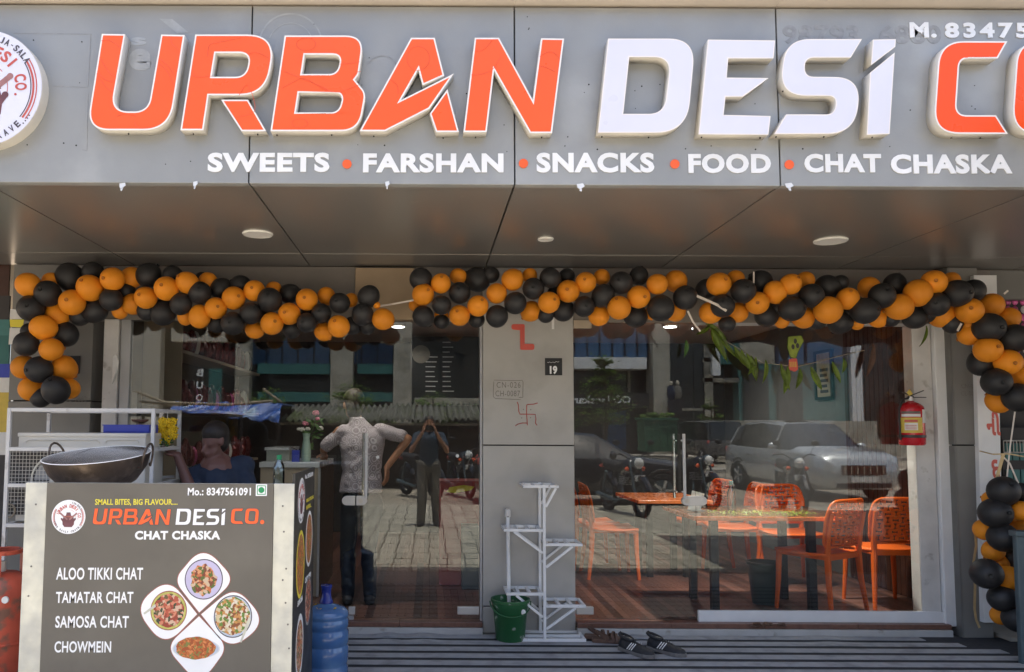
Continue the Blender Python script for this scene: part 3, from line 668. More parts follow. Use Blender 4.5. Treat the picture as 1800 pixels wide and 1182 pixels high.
# ================================================================= glass front
def pane(name, x0, x1, z0, z1, parent, y=0.004, t=.008): return B().box((x0, y, z0), (x1, y+t, z1)).build(name, 'glass', parent)
gxL = at(222, 800, 0).x; gx625 = at(625.5, 800, 0).x; gx843 = at(843, 800, 0).x; gx1010 = at(1010, 800, 0).x; gx1222 = at(1222, 800, 0).x; gx1613 = at(1613, 800, 0).x
gz0 = ZF+.008
w1 = thing('fixed_shop_window', 'large fixed glass pane left of the left door, behind the food cart', 'window', (gxL, 0, ZF)); pane('pane', gxL, gx625-.003, gz0, ZL, w1)
B().box((gxL, -.005, ZF), (gx625-.003, .02, gz0+.02)).build('bottom_rail', 'alu', w1)
w2 = thing('fixed_shop_window', 'large fixed glass pane right of the right door with white bottom rail', 'window', (gx1222, 0, ZF)); pane('pane', gx1222+.003, gx1613, gz0+.03, ZL, w2)
B().box((at(1227,1078,0).x, -.012, ZF), (at(1662,1078,0).x, .02, at(1400,1074,0).z)).build('bottom_rail', 'white', w2, bevel=.002)
def capsule(p, w, h, y0, y1, m, parent, name, rl=True, rr=True):
    pts = []; r = h/2
    for k in range(9):
        a = R(90-180*k/8); pts.append((p.x+w-(r if rr else 0)+(r*math.cos(a) if rr else 0), p.z+r*math.sin(a)))
    for k in range(9):
        a = R(-90-180*k/8); pts.append((p.x+(r if rl else 0)+(r*math.cos(a) if rl else 0), p.z+r*math.sin(a)))
    ded = []
    for q in pts:
        if not ded or (Vector(q)-Vector(ded[-1])).length > 1e-4: ded.append(q)
    return B().prism(ded, y0, y1).build(name, m, parent, bevel=.002)
d1 = thing('glass_door', 'frameless glass door left of the pillar, shopper visible behind it', 'door', ((gx625+gx843)/2, 0, ZF), 'frameless glass shop doors'); pane('door_pane', gx625+.001, gx843, gz0, ZL-.004, d1)
d2 = thing('glass_door', 'frameless glass door right of the pillar beside orange tables', 'door', ((gx1010+gx1222)/2, 0, ZF), 'frameless glass shop doors'); pane('door_pane', gx1010, gx1222-.001, gz0, ZL-.004, d2)
for d, hx, hy0, hy1, lx, sx_, side in ((d1, (636,643), 762, 876, 600, 625, 1), (d2, (1194,1204), 763, 878, 1198, 1222, -1)):
    for i, x in enumerate(hx):
        a, c = at(x, hy1, -.05), at(x, hy0, -.05); yy = -.05 if i == (1 if side > 0 else 1) else .06
        b = B(); b.cyl(Vector((a.x,yy,a.z)), Vector((a.x,yy,c.z)), .011, n=12)
        for zz in (a.z+.05, c.z-.05): b.cyl(Vector((a.x,yy,zz)), Vector((a.x,.006,zz)), .007, n=8)
        b.build('handle', 'offwhite' if i else 'chrome', d, smooth=True)
    zz = at(lx, 880.5, -.01).z; h = 16/sc(0)
    if side > 0:
        p = at(601, 880.5, -.01); capsule(p, gx625-.001-p.x, h, -.014, .022, 'steel', w1, 'lock_plate', rl=True, rr=False)
        p = at(626.3, 880.5, -.01); capsule(p, at(645,880,-.01).x-p.x, h, -.014, .022, 'steel', d1, 'lock_plate', rl=False, rr=True); kx = 634
    else:
        p = at(1199, 881, -.01); capsule(p, gx1222-.001-p.x, h, -.014, .022, 'steel', d2, 'lock_plate', rl=True, rr=False)
        p = at(1223.3, 881, -.01); capsule(p, at(1243,880,-.01).x-p.x, h, -.014, .022, 'steel', w2, 'lock_plate', rl=False, rr=True); kx = 1208
    k = at(kx, 881, -.015); b = B(); b.cyl(k, k+Vector((0,-.006,0)), .016, n=20); b.build('lock_cylinder', 'lampoff', d, smooth=True)
for (a, c, d) in ((804, 842, d1), (1013, 1043, d2), (613, 624, w1)):
    B().box((at(a,1075,0).x, -.012, at(a,1080,0).z), (at(c,1075,0).x, .026, at(a,1067,0).z)).build('patch_fitting', 'steel', d, bevel=.002)
for x in (748, 804): # round stickers on left door
    p = at(664+(x-748)*2.5, 804-(x-748)*.04, -.002); B().cyl(p+Vector((0,.004,0)), p, .012, n=16).build('round_sticker', 'paper', d1)
# torn film on the left post
b = B(); cpt = [(0,0),(14,-8),(18,-20),(26,-14),(38,-10),(52,6),(30,4),(14,10)]
pts = [(198,628),(204,622),(209,636),(207,648),(201,664),(197,676)]
b.prism([(at(x,y,-.05).x, at(x,y,-.05).z) for x, y in pts][::-1], -.055, -.036); o = b.build('torn_film', 'paper', w1, bevel=.004)

# ================================================================= signs and marks on the pillar
yp = -.021
np_ = thing('house_number_plate', 'small black plate with white number 19 on the pillar', 'sign', tuple(at(973,660,yp)))
a, c = at(958, 660, yp), at(988, 630, yp); B().box((a.x, yp-.004, a.z), (c.x, yp, c.z)).build('plate', 'signblk', np_, bevel=.001)
ptext('19', 'digits', 'textwhite', np_, 966.5, 643.5, 979.5, 658, yp-.0042, bold=.05, depth=.001)
b = B(); P = [at(962+i*1.9, 637.3+(math.sin(i*2.1)*.8)-(i > 7)*1.0, yp-.0046) for i in range(12)]; b.tube(P, .0012, 4); b.build('script_line', 'textwhite', np_)
br = thing('red_bracket', 'red plastic Z shaped bracket fixed high on the pillar', 'bracket', tuple(at(920,615,yp)))
def pl(pts, Y): return [(at(x,y,Y).x, at(x,y,Y).z) for x, y in pts]
shape([[(899,570.5,4),(922,570.5,3),(922,605,0),(939,605,4),(939,615.5,4),(914.5,615.5,3),(914,581,0),(899,579.5,4)]], 'bracket_body', br, lambda x, y: at(x, y, yp), NY, .008, ('redacr','redacr','redacr'), 0)
shape([[(918,575,0),(920,575,0),(920.5,608,0),(918.5,608,0)]], 'bracket_groove', br, lambda x, y: at(x, y, yp-.0082), NY, .0008, ('red','red'), 0)
for x, y in ((903,575),(912,575),(927,610),(935,610)): p = at(x, y, yp-.008); B().cyl(p, p+Vector((0,-.002,0)), .0045, n=10).build('screw', 'red', br)
hw = thing('pencil_note', 'boxed handwritten pencil codes on the pillar', 'writing', tuple(at(895,700,yp)))
def stroke(pts, r, name, m, parent, Y=yp, closed=False):
    P = [at(x, y, Y-.0003) for x, y in pts]; b = B(); b.tube(P, r, 5, flat=1); return b.build(name, m, parent)
stroke([(868,669),(869,668.5),(900,669.5),(918,669),(919.5,672),(919,690),(919,699),(912,699)], .0017, 'box_line', 'pencil', hw)
stroke([(868,671),(867,690),(867,698),(871,701),(895,702),(915,703)], .0017, 'box_line', 'pencil', hw)
ptext('CN-026', 'handwriting', 'pencil', hw, 873, 672, 915, 682, yp-.0002, bold=-.005, depth=.0006, space=1.2)
ptext('CH-0087', 'handwriting', 'pencil', hw, 871, 687, 914, 697, yp-.0002, bold=-.005, depth=.0006, space=1.1)
sw = thing('red_auspicious_mark', 'hand drawn red auspicious symbol with four dots low on the upper pillar panel', 'drawing', tuple(at(926,750,yp)))
for pts in (((909,707),(911,712),(912,724),(914,728.5),(926,728.5),(941,729),(942,737),(941,744),(944,748)), ((927,748),(926.5,738),(925.5,726),(926,712),(928,711.5),(938,711),(945,709)), ((926,744),(918,744),(910,746),(906,749))):
    stroke(pts, .0032, 'brush_stroke', 'redmark', sw)
for x, y in ((920,720),(933,720.5),(917,735),(932.5,734.5)): p = at(x, y, yp); B().cyl(p, p+Vector((0,-.0008,0)), .004, n=8).build('dot', 'pencil', sw)
hook = thing('white_tape_tab', 'short white tape strip hanging at the top of the pillar', 'tape', tuple(at(971,578,-.03)))
b = B(); a = at(972, 579, -.03); b.box((a.x-.01,-.034,a.z),(a.x+.01,-.03,a.z+.09)); b.build('tape', 'paper', hook, bevel=.002)
# left pillar signs
lpp = thing('house_number_plate', 'black number plate half hidden by balloons on the left pillar', 'sign', tuple(at(133,658,-.051)))
a, c = at(112, 657, -.051), at(141.5, 626, -.051); B().box((a.x,-.056,a.z),(c.x,-.051,c.z)).build('plate', 'signblk', lpp)
ptext('18', 'digits', 'textwhite', lpp, 122, 640, 136, 655, -.0565, bold=.05, depth=.001)
st = thing('yellow_sticker_poster', 'torn yellow and white paper notice stuck on the left pillar', 'poster', tuple(at(28,600,-.051)))
B().prism(pl([(18,575),(40,576),(42,562),(17,562)],-.053),-.053,-.051).build('yellow_part', 'yellow', st)
B().prism(pl([(17,561),(43,561),(30,545),(18,543)],-.0535),-.0535,-.051).build('white_part', 'paper', st); B().prism(pl([(15,606),(32,604),(36,577),(17,577)],-.053),-.053,-.051).build('white_part', 'paper', st)
hb = thing('pencil_note', 'boxed pencil codes on the left pillar beside the balloon garland', 'writing', tuple(at(130,700,-.051)))
ptext('CC-0082', 'handwriting', 'pencil', hb, 112, 697, 152, 706, -.0512, bold=-.005, depth=.0006)
hb2 = thing('pencil_note', 'boxed pencil codes on the right grey pillar', 'writing', tuple(at(1708,700,-.101)))
ptext('CN-026', 'handwriting', 'pencil', hb2, 1690, 675, 1720, 683, -.1012, bold=-.005, depth=.0006); ptext('CL-0088', 'handwriting', 'pencil', hb2, 1690, 688, 1720, 696, -.1012, bold=-.005, depth=.0006)
# ================================================================= balloons
BAL = {}
def bal_mesh(k):
    prof = []
    for i in range(15):
        t = math.pi*i/14; r = math.sin(t); z = -math.cos(t); z = z*(1.0 if z > 0 else 1.10); r *= (1-.035*max(0,-z)); prof.append((max(r,.001), z))
    prof[0] = (.05, -1.13)
    prof = [(.085,-1.17),(.10,-1.20),(.05,-1.185),(.055,-1.14)]+prof[1:]
    b = B(); b.lathe((0,0,0), prof[4:], 24, 0); b.lathe((0,0,0), [(.001,-1.16),(.07,-1.17),(.13,-1.20),(.15,-1.17),(.12,-1.14),(.13,-1.08)], 14, 1); o = b.build('balloon', ['bal_'+k, 'bal_'+k+'_n'], None, smooth=True, ang=70); me = o.data; bpy.data.objects.remove(o); return me
BM = {'o': bal_mesh('o'), 'k': bal_mesh('k')}
def garland(name, label, items):
    P0 = at(items[0][0], items[0][1], -.5); g = thing('balloon_garland', label, 'balloon garland', tuple(P0), 'orange and black balloon garlands')
    for (x, y, r, c, lay) in items:
        Y = {'F': -.50, 'B': -.37}[lay]+random.uniform(-.02,.02); p = at(x, y, Y); rr = r/sc(Y)/1.02*random.uniform(.93, 1.06)
        o = bpy.data.objects.new('balloon', BM[c]); COL.objects.link(o); o.parent = g; o.location = p-P0; o.scale = (rr, rr, rr*random.uniform(.98,1.06))
        d = Vector((random.uniform(-.5,.5), -random.uniform(.55,1.2), random.uniform(-.1,.55))).normalized() if lay == 'F' and random.random() < .75 else Vector((random.uniform(-1,1), random.uniform(0,1), random.uniform(-1,1))).normalized()
        o.rotation_mode = 'QUATERNION'; o.rotation_quaternion = (-d).to_track_quat('Z', 'Y')
    return g
def conv(lst, s, ox, oy): return [(ox+a[0]/s, oy+a[1]/s, a[2]/s, a[3], a[4] if len(a) > 4 else 'F') for a in lst]
g1 = conv([(195,240,88,'o'),(350,213,58,'o','B'),(330,300,90,'k'),(480,185,98,'k','B'),(640,155,78,'k','B'),(620,262,90,'o'),(497,360,88,'o'),(212,400,90,'k'),(395,445,85,'o','B'),(295,533,93,'o'),(200,560,62,'k','B'),(455,580,88,'k','B'),(180,645,92,'k'),(350,683,87,'o'),(160,805,80,'o','B'),(270,822,98,'k'),(440,810,85,'o','B'),(210,955,85,'o','B'),(385,965,92,'k'),(480,955,75,'o','B'),(280,1010,72,'k','B'),
 (550,450,80,'k','B'),(655,415,88,'k','B'),(775,200,85,'o'),(765,340,85,'k'),(825,420,60,'o','B'),(905,190,78,'o','B'),(910,370,78,'o','B'),(1003,328,82,'o'),(1020,175,88,'k','B'),(1145,265,83,'o'),(1190,175,72,'k','B'),(1120,430,90,'k','B'),(1010,420,66,'k','B'),(1245,368,82,'k'),(1290,225,76,'o'),(1375,295,85,'k'),(1275,460,60,'o','B'),(1372,460,80,'o'),(1485,400,75,'o'),(1430,220,70,'o','B'),(1520,265,74,'k','B'),(1490,500,70,'k','B'),(1607,330,83,'o'),(1660,240,72,'k','B'),(1600,505,90,'k'),(1750,280,75,'o'),(1725,435,80,'k'),(1750,550,66,'o','B'),(330,380,70,'k','B'),(870,280,60,'k','B'),(1390,200,50,'k','B')], 3.913, 0, 440)
g1 += conv([(290,345,90,'k'),(315,270,60,'o','B'),(425,300,68,'k','B'),(305,505,80,'o'),(425,438,80,'o'),(545,340,75,'o'),(545,500,75,'k'),(440,540,66,'k','B'),(645,435,72,'k'),(680,315,64,'o','B'),(772,365,77,'k'),(660,560,70,'o','B'),(765,525,80,'o'),(848,345,52,'o','B'),(858,520,66,'k','B'),(970,320,77,'k'),(930,445,80,'k'),(1027,380,26,'o'),(1068,475,80,'o'),(960,520,62,'k','B'),(560,430,60,'k','B'),(230,430,60,'k','B')], 3.913, 400, 440)
garland('g', 'left garland, climbing the left pillar then running over the left window', g1)
g2 = conv([(1330,200,80,'k'),(1345,305,80,'o'),(1467,230,73,'o'),(1585,180,58,'o','B'),(1345,455,80,'k'),(1290,380,44,'o','B'),(1472,378,72,'k'),(1470,450,50,'o','B'),(1597,295,80,'k'),(1595,450,78,'o'),(1720,205,88,'k','B'),(1722,385,80,'o'),(1715,480,60,'k','B'),(1470,490,56,'k','B')], 3.913, 400, 440)
g2 += conv([(207,298,75,'o'),(315,205,82,'o'),(210,455,82,'k'),(335,365,78,'k'),(435,175,56,'o','B'),(460,265,82,'k'),(445,420,75,'o','B'),(567,360,76,'o'),(575,190,78,'k'),(690,180,58,'k','B'),(545,445,60,'k','B'),(700,283,83,'o'),(665,415,80,'k','B'),(820,222,77,'o'),(808,388,80,'k'),(930,185,60,'o','B'),(940,312,77,'k'),(910,450,74,'o','B'),(1050,398,80,'o'),(1063,225,80,'k'),(1185,180,72,'k','B'),(1183,323,80,'o'),(1165,455,80,'k','B'),(1313,235,77,'o'),(1440,215,78,'o','B'),(1335,400,90,'k'),(1505,328,87,'k'),(1435,420,72,'o','B'),(1270,430,44,'o','B'),(170,170,60,'k','B'),(610,300,60,'k','B')], 3.913, 820, 440)
garland('g', 'middle garland, spanning above the pillar and the right door', g2)
g3 = conv([(125,200,55,'k','B'),(187,178,63,'o'),(275,150,46,'o','B'),(315,213,68,'k'),(208,290,64,'k'),(145,325,58,'o','B'),(285,325,57,'o','B'),(388,275,58,'o'),(405,165,60,'k','B'),(480,218,63,'o'),(435,340,64,'k','B'),(560,178,60,'o'),(640,155,45,'o','B'),(565,305,66,'k'),(628,350,62,'o','B'),(668,238,66,'k'),(752,190,62,'k','B'),(820,170,42,'k','B'),(755,312,70,'o'),(858,253,62,'o'),(820,372,64,'k','B'),(700,365,48,'k','B'),(968,195,58,'o','B'),(945,315,68,'k'),(905,380,38,'o','B'),(1035,238,68,'k'),(1100,180,58,'k','B'),(1015,350,56,'o','B'),(1127,295,68,'o'),(1080,355,46,'k','B'),(1205,345,65,'k','B'),(1222,222,70,'o'),(1305,168,64,'o'),(1395,158,44,'o','B'),(1318,282,66,'k'),(1350,340,68,'o','B'),(1425,225,70,'k'),(1400,380,56,'k','B'),(1510,212,58,'k','B'),(1490,315,70,'o'),(1605,285,62,'o','B'),(1590,402,80,'k'),(1497,435,58,'o','B'),(1490,388,46,'o','B'),(1695,352,60,'o','B'),(1718,460,75,'k'),(1585,518,70,'o'),(1550,590,68,'k','B'),(1690,582,70,'o'),(1630,685,75,'k'),(1768,650,65,'o','B'),(1740,765,75,'k'),(1640,790,58,'o','B'),(232,385,45,'k','B'),(500,300,50,'k','B'),(860,330,50,'k','B'),(515,370,40,'o','B'),(1260,330,50,'k','B')], 2.955, 1200, 440)
garland('g', 'right garland, running over the right window and bending down at the far pillar', g3)
g4 = conv([(310,235,95,'k'),(425,240,60,'k','B'),(255,378,97,'k'),(425,365,70,'o'),(370,430,32,'o','B'),(185,485,70,'o','B'),(305,535,88,'k'),(420,475,60,'o','B'),(245,620,66,'o','B'),(370,660,65,'k','B'),(200,770,95,'k'),(340,800,80,'o'),(290,695,56,'o','B'),(300,930,90,'k'),(405,920,56,'o','B'),(290,1040,60,'o','B'),(395,1060,82,'k'),(240,290,56,'o','B')], 3.69, 1680, 800)
garland('g', 'short garland piled at the foot of the far right pillar', g4)
def ribbon(pts, w, m, label, th=.002):
    P = [at(x, y, Y) for x, y, Y in pts]; b = B()
    for i in range(len(P)-1): b.bar(P[i], P[i+1], w, th, up=(0,-1,.2))
    return tag(b.build('ribbon', m), label, 'ribbon', 'ribbons tying the balloon garlands')
ribbon([(663,539,-.5),(690,535,-.42),(727,528,-.5)], .012, 'ribbon', 'pale ribbon stretched between the left and middle balloon garlands')
ribbon([(1221,519,-.55),(1240,527,-.56),(1262,537,-.57),(1277,547,-.58)], .018, 'ribbon', 'white ribbon end lying over balloons right of the right door')
ribbon([(1209,547,-.5),(1218,566,-.5),(1231,583,-.5)], .013, 'ribbon', 'white ribbon end dangling below the middle garland')
ribbon([(1325,478,-.5),(1325,498,-.52)], .01, 'ribbon', 'short white ribbon above the right garland near its left end')
ribbon([(1690,569,-.52),(1683,582,-.53)], .014, 'ribbon', 'short white ribbon end under the bend of the right garland')
ribbon([(1765,517,-.45),(1772,511,-.45)], .012, 'ribbon', 'small white ribbon end by the pink packets')
ribbon([(1784,724,-.45),(1775,790,-.45),(1768,860,-.45)], .010, 'ribbon', 'white ribbon hanging from the right garland down to the low garland')
ribbon([(1762,802,-.42),(1775,815,-.42),(1790,850,-.42)], .012, 'ribbon', 'crumpled white ribbon above the low balloon garland')
ribbon([(1722,793,-.3),(1745,799,-.4),(1772,798,-.45),(1800,803,-.5)], .010, 'ribbon_gold', 'gold ribbon tied sideways across the white vertical sign')
ribbon([(1764,798,-.46),(1758,820,-.46),(1752,842,-.46)], .022, 'ribbon_gold', 'gold ribbon tail in front of the vertical sign')
ribbon([(1714,938,-.3),(1716,960,-.3),(1711,990,-.3),(1714,1030,-.3),(1713,1070,-.3),(1716,1090,-.3),(1722,1104,-.3)], .016, 'ribbon_gold', 'long gold ribbon trailing down the foot of the right pillar')
# ================================================================= right-hand neighbour
vs = thing('vertical_sign', 'white vertical board with red letters beside the right pillar', 'sign', tuple(at(1752,900,-.13)))
b = B(); b.prism(pl([(1729,1095),(1766,1095),(1752,484),(1712,484)],-.14),-.14,-.09); b.build('board', 'white', vs, bevel=.002)
ptext('\u0aa8\u0ac0', 'red_letter', 'redacr', vs, 1735, 722, 1759, 766, -.1405, bold=.03, depth=.002)
ptext('\u0aa6', 'red_letter', 'redacr', vs, 1744, 808, 1758, 842, -.1405, bold=.03, depth=.002)
ptext('\u0ac2', 'red_letter', 'redacr', vs, 1744, 870, 1758, 890, -.1405, bold=.03, depth=.002)
aw = thing('added_shade_awning', 'added unseen dark awning beyond the right edge, shading the reflected forecourt', 'awning', (6.6, -2.1, 2.9))  # added out of view to shade the forecourt reflected at the right
b = B(); n = 20; vs = []
for i in range(n+1):
    x = 3.35+(9.2-3.35)*i/n
    for j, (y, z) in enumerate(((-2.12,3.35),(-3.3,3.12),(-4.9,2.85),(-4.95,2.62+.04*math.sin(i*2.1)))): vs.append((x, y, z+.012*math.sin(i*1.7+j)))
b.add(vs, [(i*4+j,(i+1)*4+j,(i+1)*4+j+1,i*4+j+1) for i in range(n) for j in range(3)]); o = b.build('fabric', 'navy', aw, smooth=True); md = o.modifiers.new('s','SOLIDIFY'); md.thickness = .006
for x in (3.4, 6.3, 9.15): B().bar((x,-2.1,3.3),(x,-4.9,2.80),.03,.03).build('arm','steel',aw)
B().bar((3.35,-4.9,2.82),(9.2,-4.9,2.82),.04,.04).build('front_rail','steel',aw)
nb = thing('neighbour_shop', 'dark open shop interior at the right picture edge', 'shop', (4.9, .6, G))
B().box((4.12, .5, G), (8, .6, ZS)).build('back_wall', 'walldark', nb); B().box((4.1, .0, ZS-.22), (8, .06, ZS)).build('shutter_box', 'pillar_dark', nb)
B().box((4.1, -.2, G-.02), (8, .6, G+.03)).build('floor_step', 'kerb', nb)
for i, x in enumerate((1770, 1783, 1797, 1811)):
    p = at(x, 500, .1); t = thing('packet_strip', 'strip of pink foil packets hanging in the right neighbour shop, %s' % ('nearest the white sign', 'second from the white sign', 'at the picture edge', 'beyond the picture edge')[i], 'snack packets', tuple(p), 'hanging strips of pink packets')
    for j in range(9):
        q = p+Vector((random.uniform(-.004,.004), 0, -.01-j*.062)); b = B(); b.ell(q, (.024,.012,.03), 8, 6); b.build('packet', 'pinkpack' if (i+j) % 5 else 'paper', t, smooth=True)
t = thing('wire_basket_rack', 'dark rack with white wire rail in the right neighbour shop', 'rack', tuple(at(1790,830,.2)))
a, c = at(1764, 775, .2), at(1900, 775, .2); b = B(); b.cyl(a, c, .006, n=6); b.cyl(a+Vector((0,0,-.09)), c+Vector((0,0,-.09)), .006, n=6)
for i in range(24): b.cyl(a+Vector((i*.025,0,0)), a+Vector((i*.025,0,-.09)), .003, n=5)
b.build('wire_rail', 'steel', t); B().box((a.x, .22, G), (c.x, .45, a.z+.1)).build('rack_body', 'walldark', t)
b = B()
for j in range(3):
    for i in range(10): q = a+Vector((i*.055+.02, -.0+.02, -.15-j*.2)); b.box((q.x, q.y-.01, q.z), (q.x+.045, q.y, q.z+.13))
b.build('packet', 'tealpaper', t)
cb = thing('grey_metal_bin', 'blue grey sheet metal box standing at the lower right picture edge', 'metal box', tuple(at(1795,1120,-.62)))
a = at(1786, 935, -.75); c = at(1792, 1118, -.75); b = B(); b.box((a.x, -.75, G), (a.x+.6, -.71, a.z)); b.build('box_body', 'bluegrey', cb, bevel=.008)
B().box((a.x-.012, -.765, a.z-.03), (a.x+.6, -.695, a.z+.006)).build('rim', 'bluegrey', cb, bevel=.006)
# left neighbour strip
ln = thing('neighbour_display', 'coloured display boards at the far left picture edge', 'display', tuple(at(5,760,.05)))
for (y0, y1, m) in ((462,520,'woodred'),(520,562,'walldark'),(562,590,'tealpaper'),(590,640,'teal'),(640,664,'blue'),(664,690,'paper'),(690,760,'label_y'),(760,800,'paper'),(800,1000,'walldark')):
    a, c = at(-160, y1, .05), at(17, y0, .05); B().box((a.x, .05, a.z+.003), (c.x, .07, c.z)).build('display_board', m, ln)
# ================================================================= food cart
CY0 = -2.03
cx0, cx1 = at(44, 900, CY0).x, at(517, 900, CY0).x; cz = at(280, 849, CY0).z; cyb = -1.36
cart = thing('food_cart', 'sheet metal food cart with grey brown menu banner on its front', 'food cart', ((cx0+cx1)/2, CY0, G))
sl0, sl1 = at(82, 900, CY0).x, at(481, 900, CY0).x
B().box((cx0+.01, CY0+.004, G+.02), (cx1-.01, cyb, cz-.075)).build('cabinet', 'galv', cart, bevel=.004)
B().box((cx0, CY0-.004, G+.0), (sl0, CY0+.003, cz-.001)).build('metal_strip', 'galv', cart, bevel=.002)
B().box((sl0+.001, CY0+.0035, cz-.09), (sl1-.001, CY0+.012, cz-.002)).build('rear_lip', 'galv', cart)
B().box((sl1, CY0-.004, G+.0), (cx1, CY0+.003, cz-.001)).build('metal_strip', 'galv', cart, bevel=.002)
B().box((cx0+.012, CY0+.02, cz-.074), (cx1-.012, cyb-.004, cz-.062)).build('worktop', 'steel', cart, bevel=.002)
fb = B().box((sl0+.001, CY0-.0085, G+.02), (sl1-.001, CY0+.002, cz-.003)).build('front_banner', 'banner', cart)
YB = CY0-.0088
def ct(body, m, x0, y0, x1, y1, **k): return ptext(body, 'printed_words', m, fb, x0, y0, x1, y1, YB, depth=.0006, **k)
ct('Mo.: 8347561091', 'textwhite', 330, 857.5, 441, 871.5, bold=.028)
ct('SMALL BITES, BIG FLAVOUR....', 'yellow', 167, 877.5, 312, 889.5, bold=.022, space=1.03)
ct('CHAT CHASKA', 'textwhite', 237, 933.5, 387, 949, bold=.045, space=1.1)
ct('ALOO TIKKI CHAT', 'textwhite', 98.5, 998, 251, 1019.5, bold=.02); ct('TAMATAR CHAT', 'textwhite', 98, 1040.5, 234, 1060.5, bold=.02)
ct('SAMOSA CHAT', 'textwhite', 97, 1083, 226, 1104, bold=.02); ct('CHOWMEIN', 'textwhite', 95.5, 1127.5, 195, 1147.5, bold=.02)
# small name lettering reuses the letter outlines of the big sign
def small(names, x0, x1, y0, y1, m):
    sel = [l for l in LET if l[0] in names]
    X = [p[0] for l in sel for p in l[2][0]]; a, c = min(X), max(X)
    for nm, cc, ols in sel:
        shape(ols, 'printed_letter', fb, lambda x, y: at(x0+(x-a)/(c-a)*(x1-x0), y0+(y-62)/(238-62)*(y1-y0), YB), NY, .0012, ('inkdark', 'inkdark', m), .0015, seg=4)
small(('u','r','r_leg','b','a','a_leg','n'), 162, 301, 894, 924, 'dot'); small(('d','e','s','i','i_stem'), 308, 397, 893, 924, 'textwhite'); small(('c','o'), 405, 456, 892, 922, 'dot')
p = at(461, 918, YB); B().cyl(p, p+Vector((0,-.0012,0)), 3.6/sc(YB), n=16).build('printed_dot', 'dot', fb)
a, c = at(449.5, 872, YB), at(469.5, 851.5, YB); B().box((a.x,YB-.0006,a.z),(c.x,YB+.001,c.z)).build('mark_square', 'textwhite', fb)
b = B(); w_ = .0035
i0, i1, k0, k1 = a.x+.006, c.x-.006, a.z+.006, c.z-.006
for q in (((i0,k0),(i1,k0+w_)),((i0,k1-w_),(i1,k1)),((i0,k0),(i0+w_,k1)),((i1-w_,k0),(i1,k1))): b.box((q[0][0],YB-.0012,q[0][1]),(q[1][0],YB-.0007,q[1][1]))
p = Vector(((a.x+c.x)/2, YB-.0007, (a.z+c.z)/2)); b.cyl(p, p+Vector((0,-.0006,0)), .0145, n=20); b.build('veg_mark', 'green', fb)
def fmap(s, ox, oy): return lambda pts: [(ox+p[0]/s, oy+p[1]/s)+((p[2]/s,) if len(p) > 2 else ()) for p in pts]
fm = fmap(3.396, 30, 840)
for pts in ([(1087,812),(930,610,95),(1110,395,150),(1310,610,95)],[(1082,815),(905,590,120),(690,770,150),(880,1020,130)],[(1092,815),(1300,640,120),(1500,860,150),(1270,1040,130)],[(1087,820),(1265,1010,100),(1090,1250,150),(880,1010,100)]):
    shape([fm(pts)], 'photo_petal', fb, lambda x, y: at(x, y, YB), NY, .001, ('brownred', 'brownred', 'textwhite'), .004, seg=10)
def plate(px, py, r, ry, m, rim, food, fr, fry, irregular=0, fx=0, fy=0):
    p = at(px, py, YB-.0011); s_ = 1/sc(YB)
    def dd(rx, rz, o, mm, nm, irr=0, dx=0, dz=0):
        n = 36; pts = [(p.x+dx*s_+rx*s_*math.cos(2*math.pi*i/n)*(1+irr*math.sin(i*2.3)*.6+irr*math.sin(i*.9+1)), p.z-dz*s_+rz*s_*math.sin(2*math.pi*i/n)*(1+irr*math.sin(i*1.7))) for i in range(n)]
        B().prism(pts, p.y-o, p.y-o+.0006).build(nm, mm, fb)
    dd(r, ry, .0004, rim, 'plate_rim'); dd(r*.95, ry*.95, .0008, m, 'plate'); dd(fr, fry, .0012, food, 'printed_food', irregular, fx, fy)
lav = mat('lavender_plate_print', (.55, .50, .68), .5, 0, .04); bl = mat('blue_plate_print', (.50, .56, .66), .5, 0, .1, 30); yg = mat('yellow_plate_print', (.50, .48, .12), .5, 0, .3, 40)
plate(358.3, 1018.6, 33, 34.5, lav, 'inkdark', FOOD[0], 22, 26, .10, -1, 1); plate(296.5, 1073.5, 31.5, 33.5, yg, 'brownred', FOOD[1], 26.5, 28.5, .02)
plate(409.5, 1084, 33, 36, bl, 'inkdark', FOOD[2], 30, 32, .03, -1, -1); plate(344.8, 1140.5, 41, 17, bl, 'paper', FOOD[3], 34, 19, .03, -1, -1)
for pts, m in (([(252,1078),(254,1080.5),(274,1067),(273,1062)], 'galv'), ([(421.5,1129),(424.5,1130),(441,1090),(437,1085)], 'galv')):
    B().prism(pl(pts, YB-.0035), YB-.0036, YB-.003).build('printed_spoon', m, fb)
logo_face = K['paper']; lcx = at(120.5, 909, YB)
B().cyl(lcx+Vector((0,.001,0)), lcx+Vector((0,-.0008,0)), 29.3/sc(YB), n=48).build('emblem_disc', 'textwhite', fb)
logo(fb, lcx+Vector((0,-.001,0)), 29/sc(YB), UX, UZ, .0004)
b = B()
for (x, y) in ((63,887),(55,996),(497,890),(499,935),(503,1000),(502,1060),(506,1098),(508,1140),(497,1020),(50,1048)): p = at(x, y, CY0-.005); b.cyl(p, p+Vector((0,-.002,0)), .0045, n=8)
b.build('screw', 'shoesole', cart)
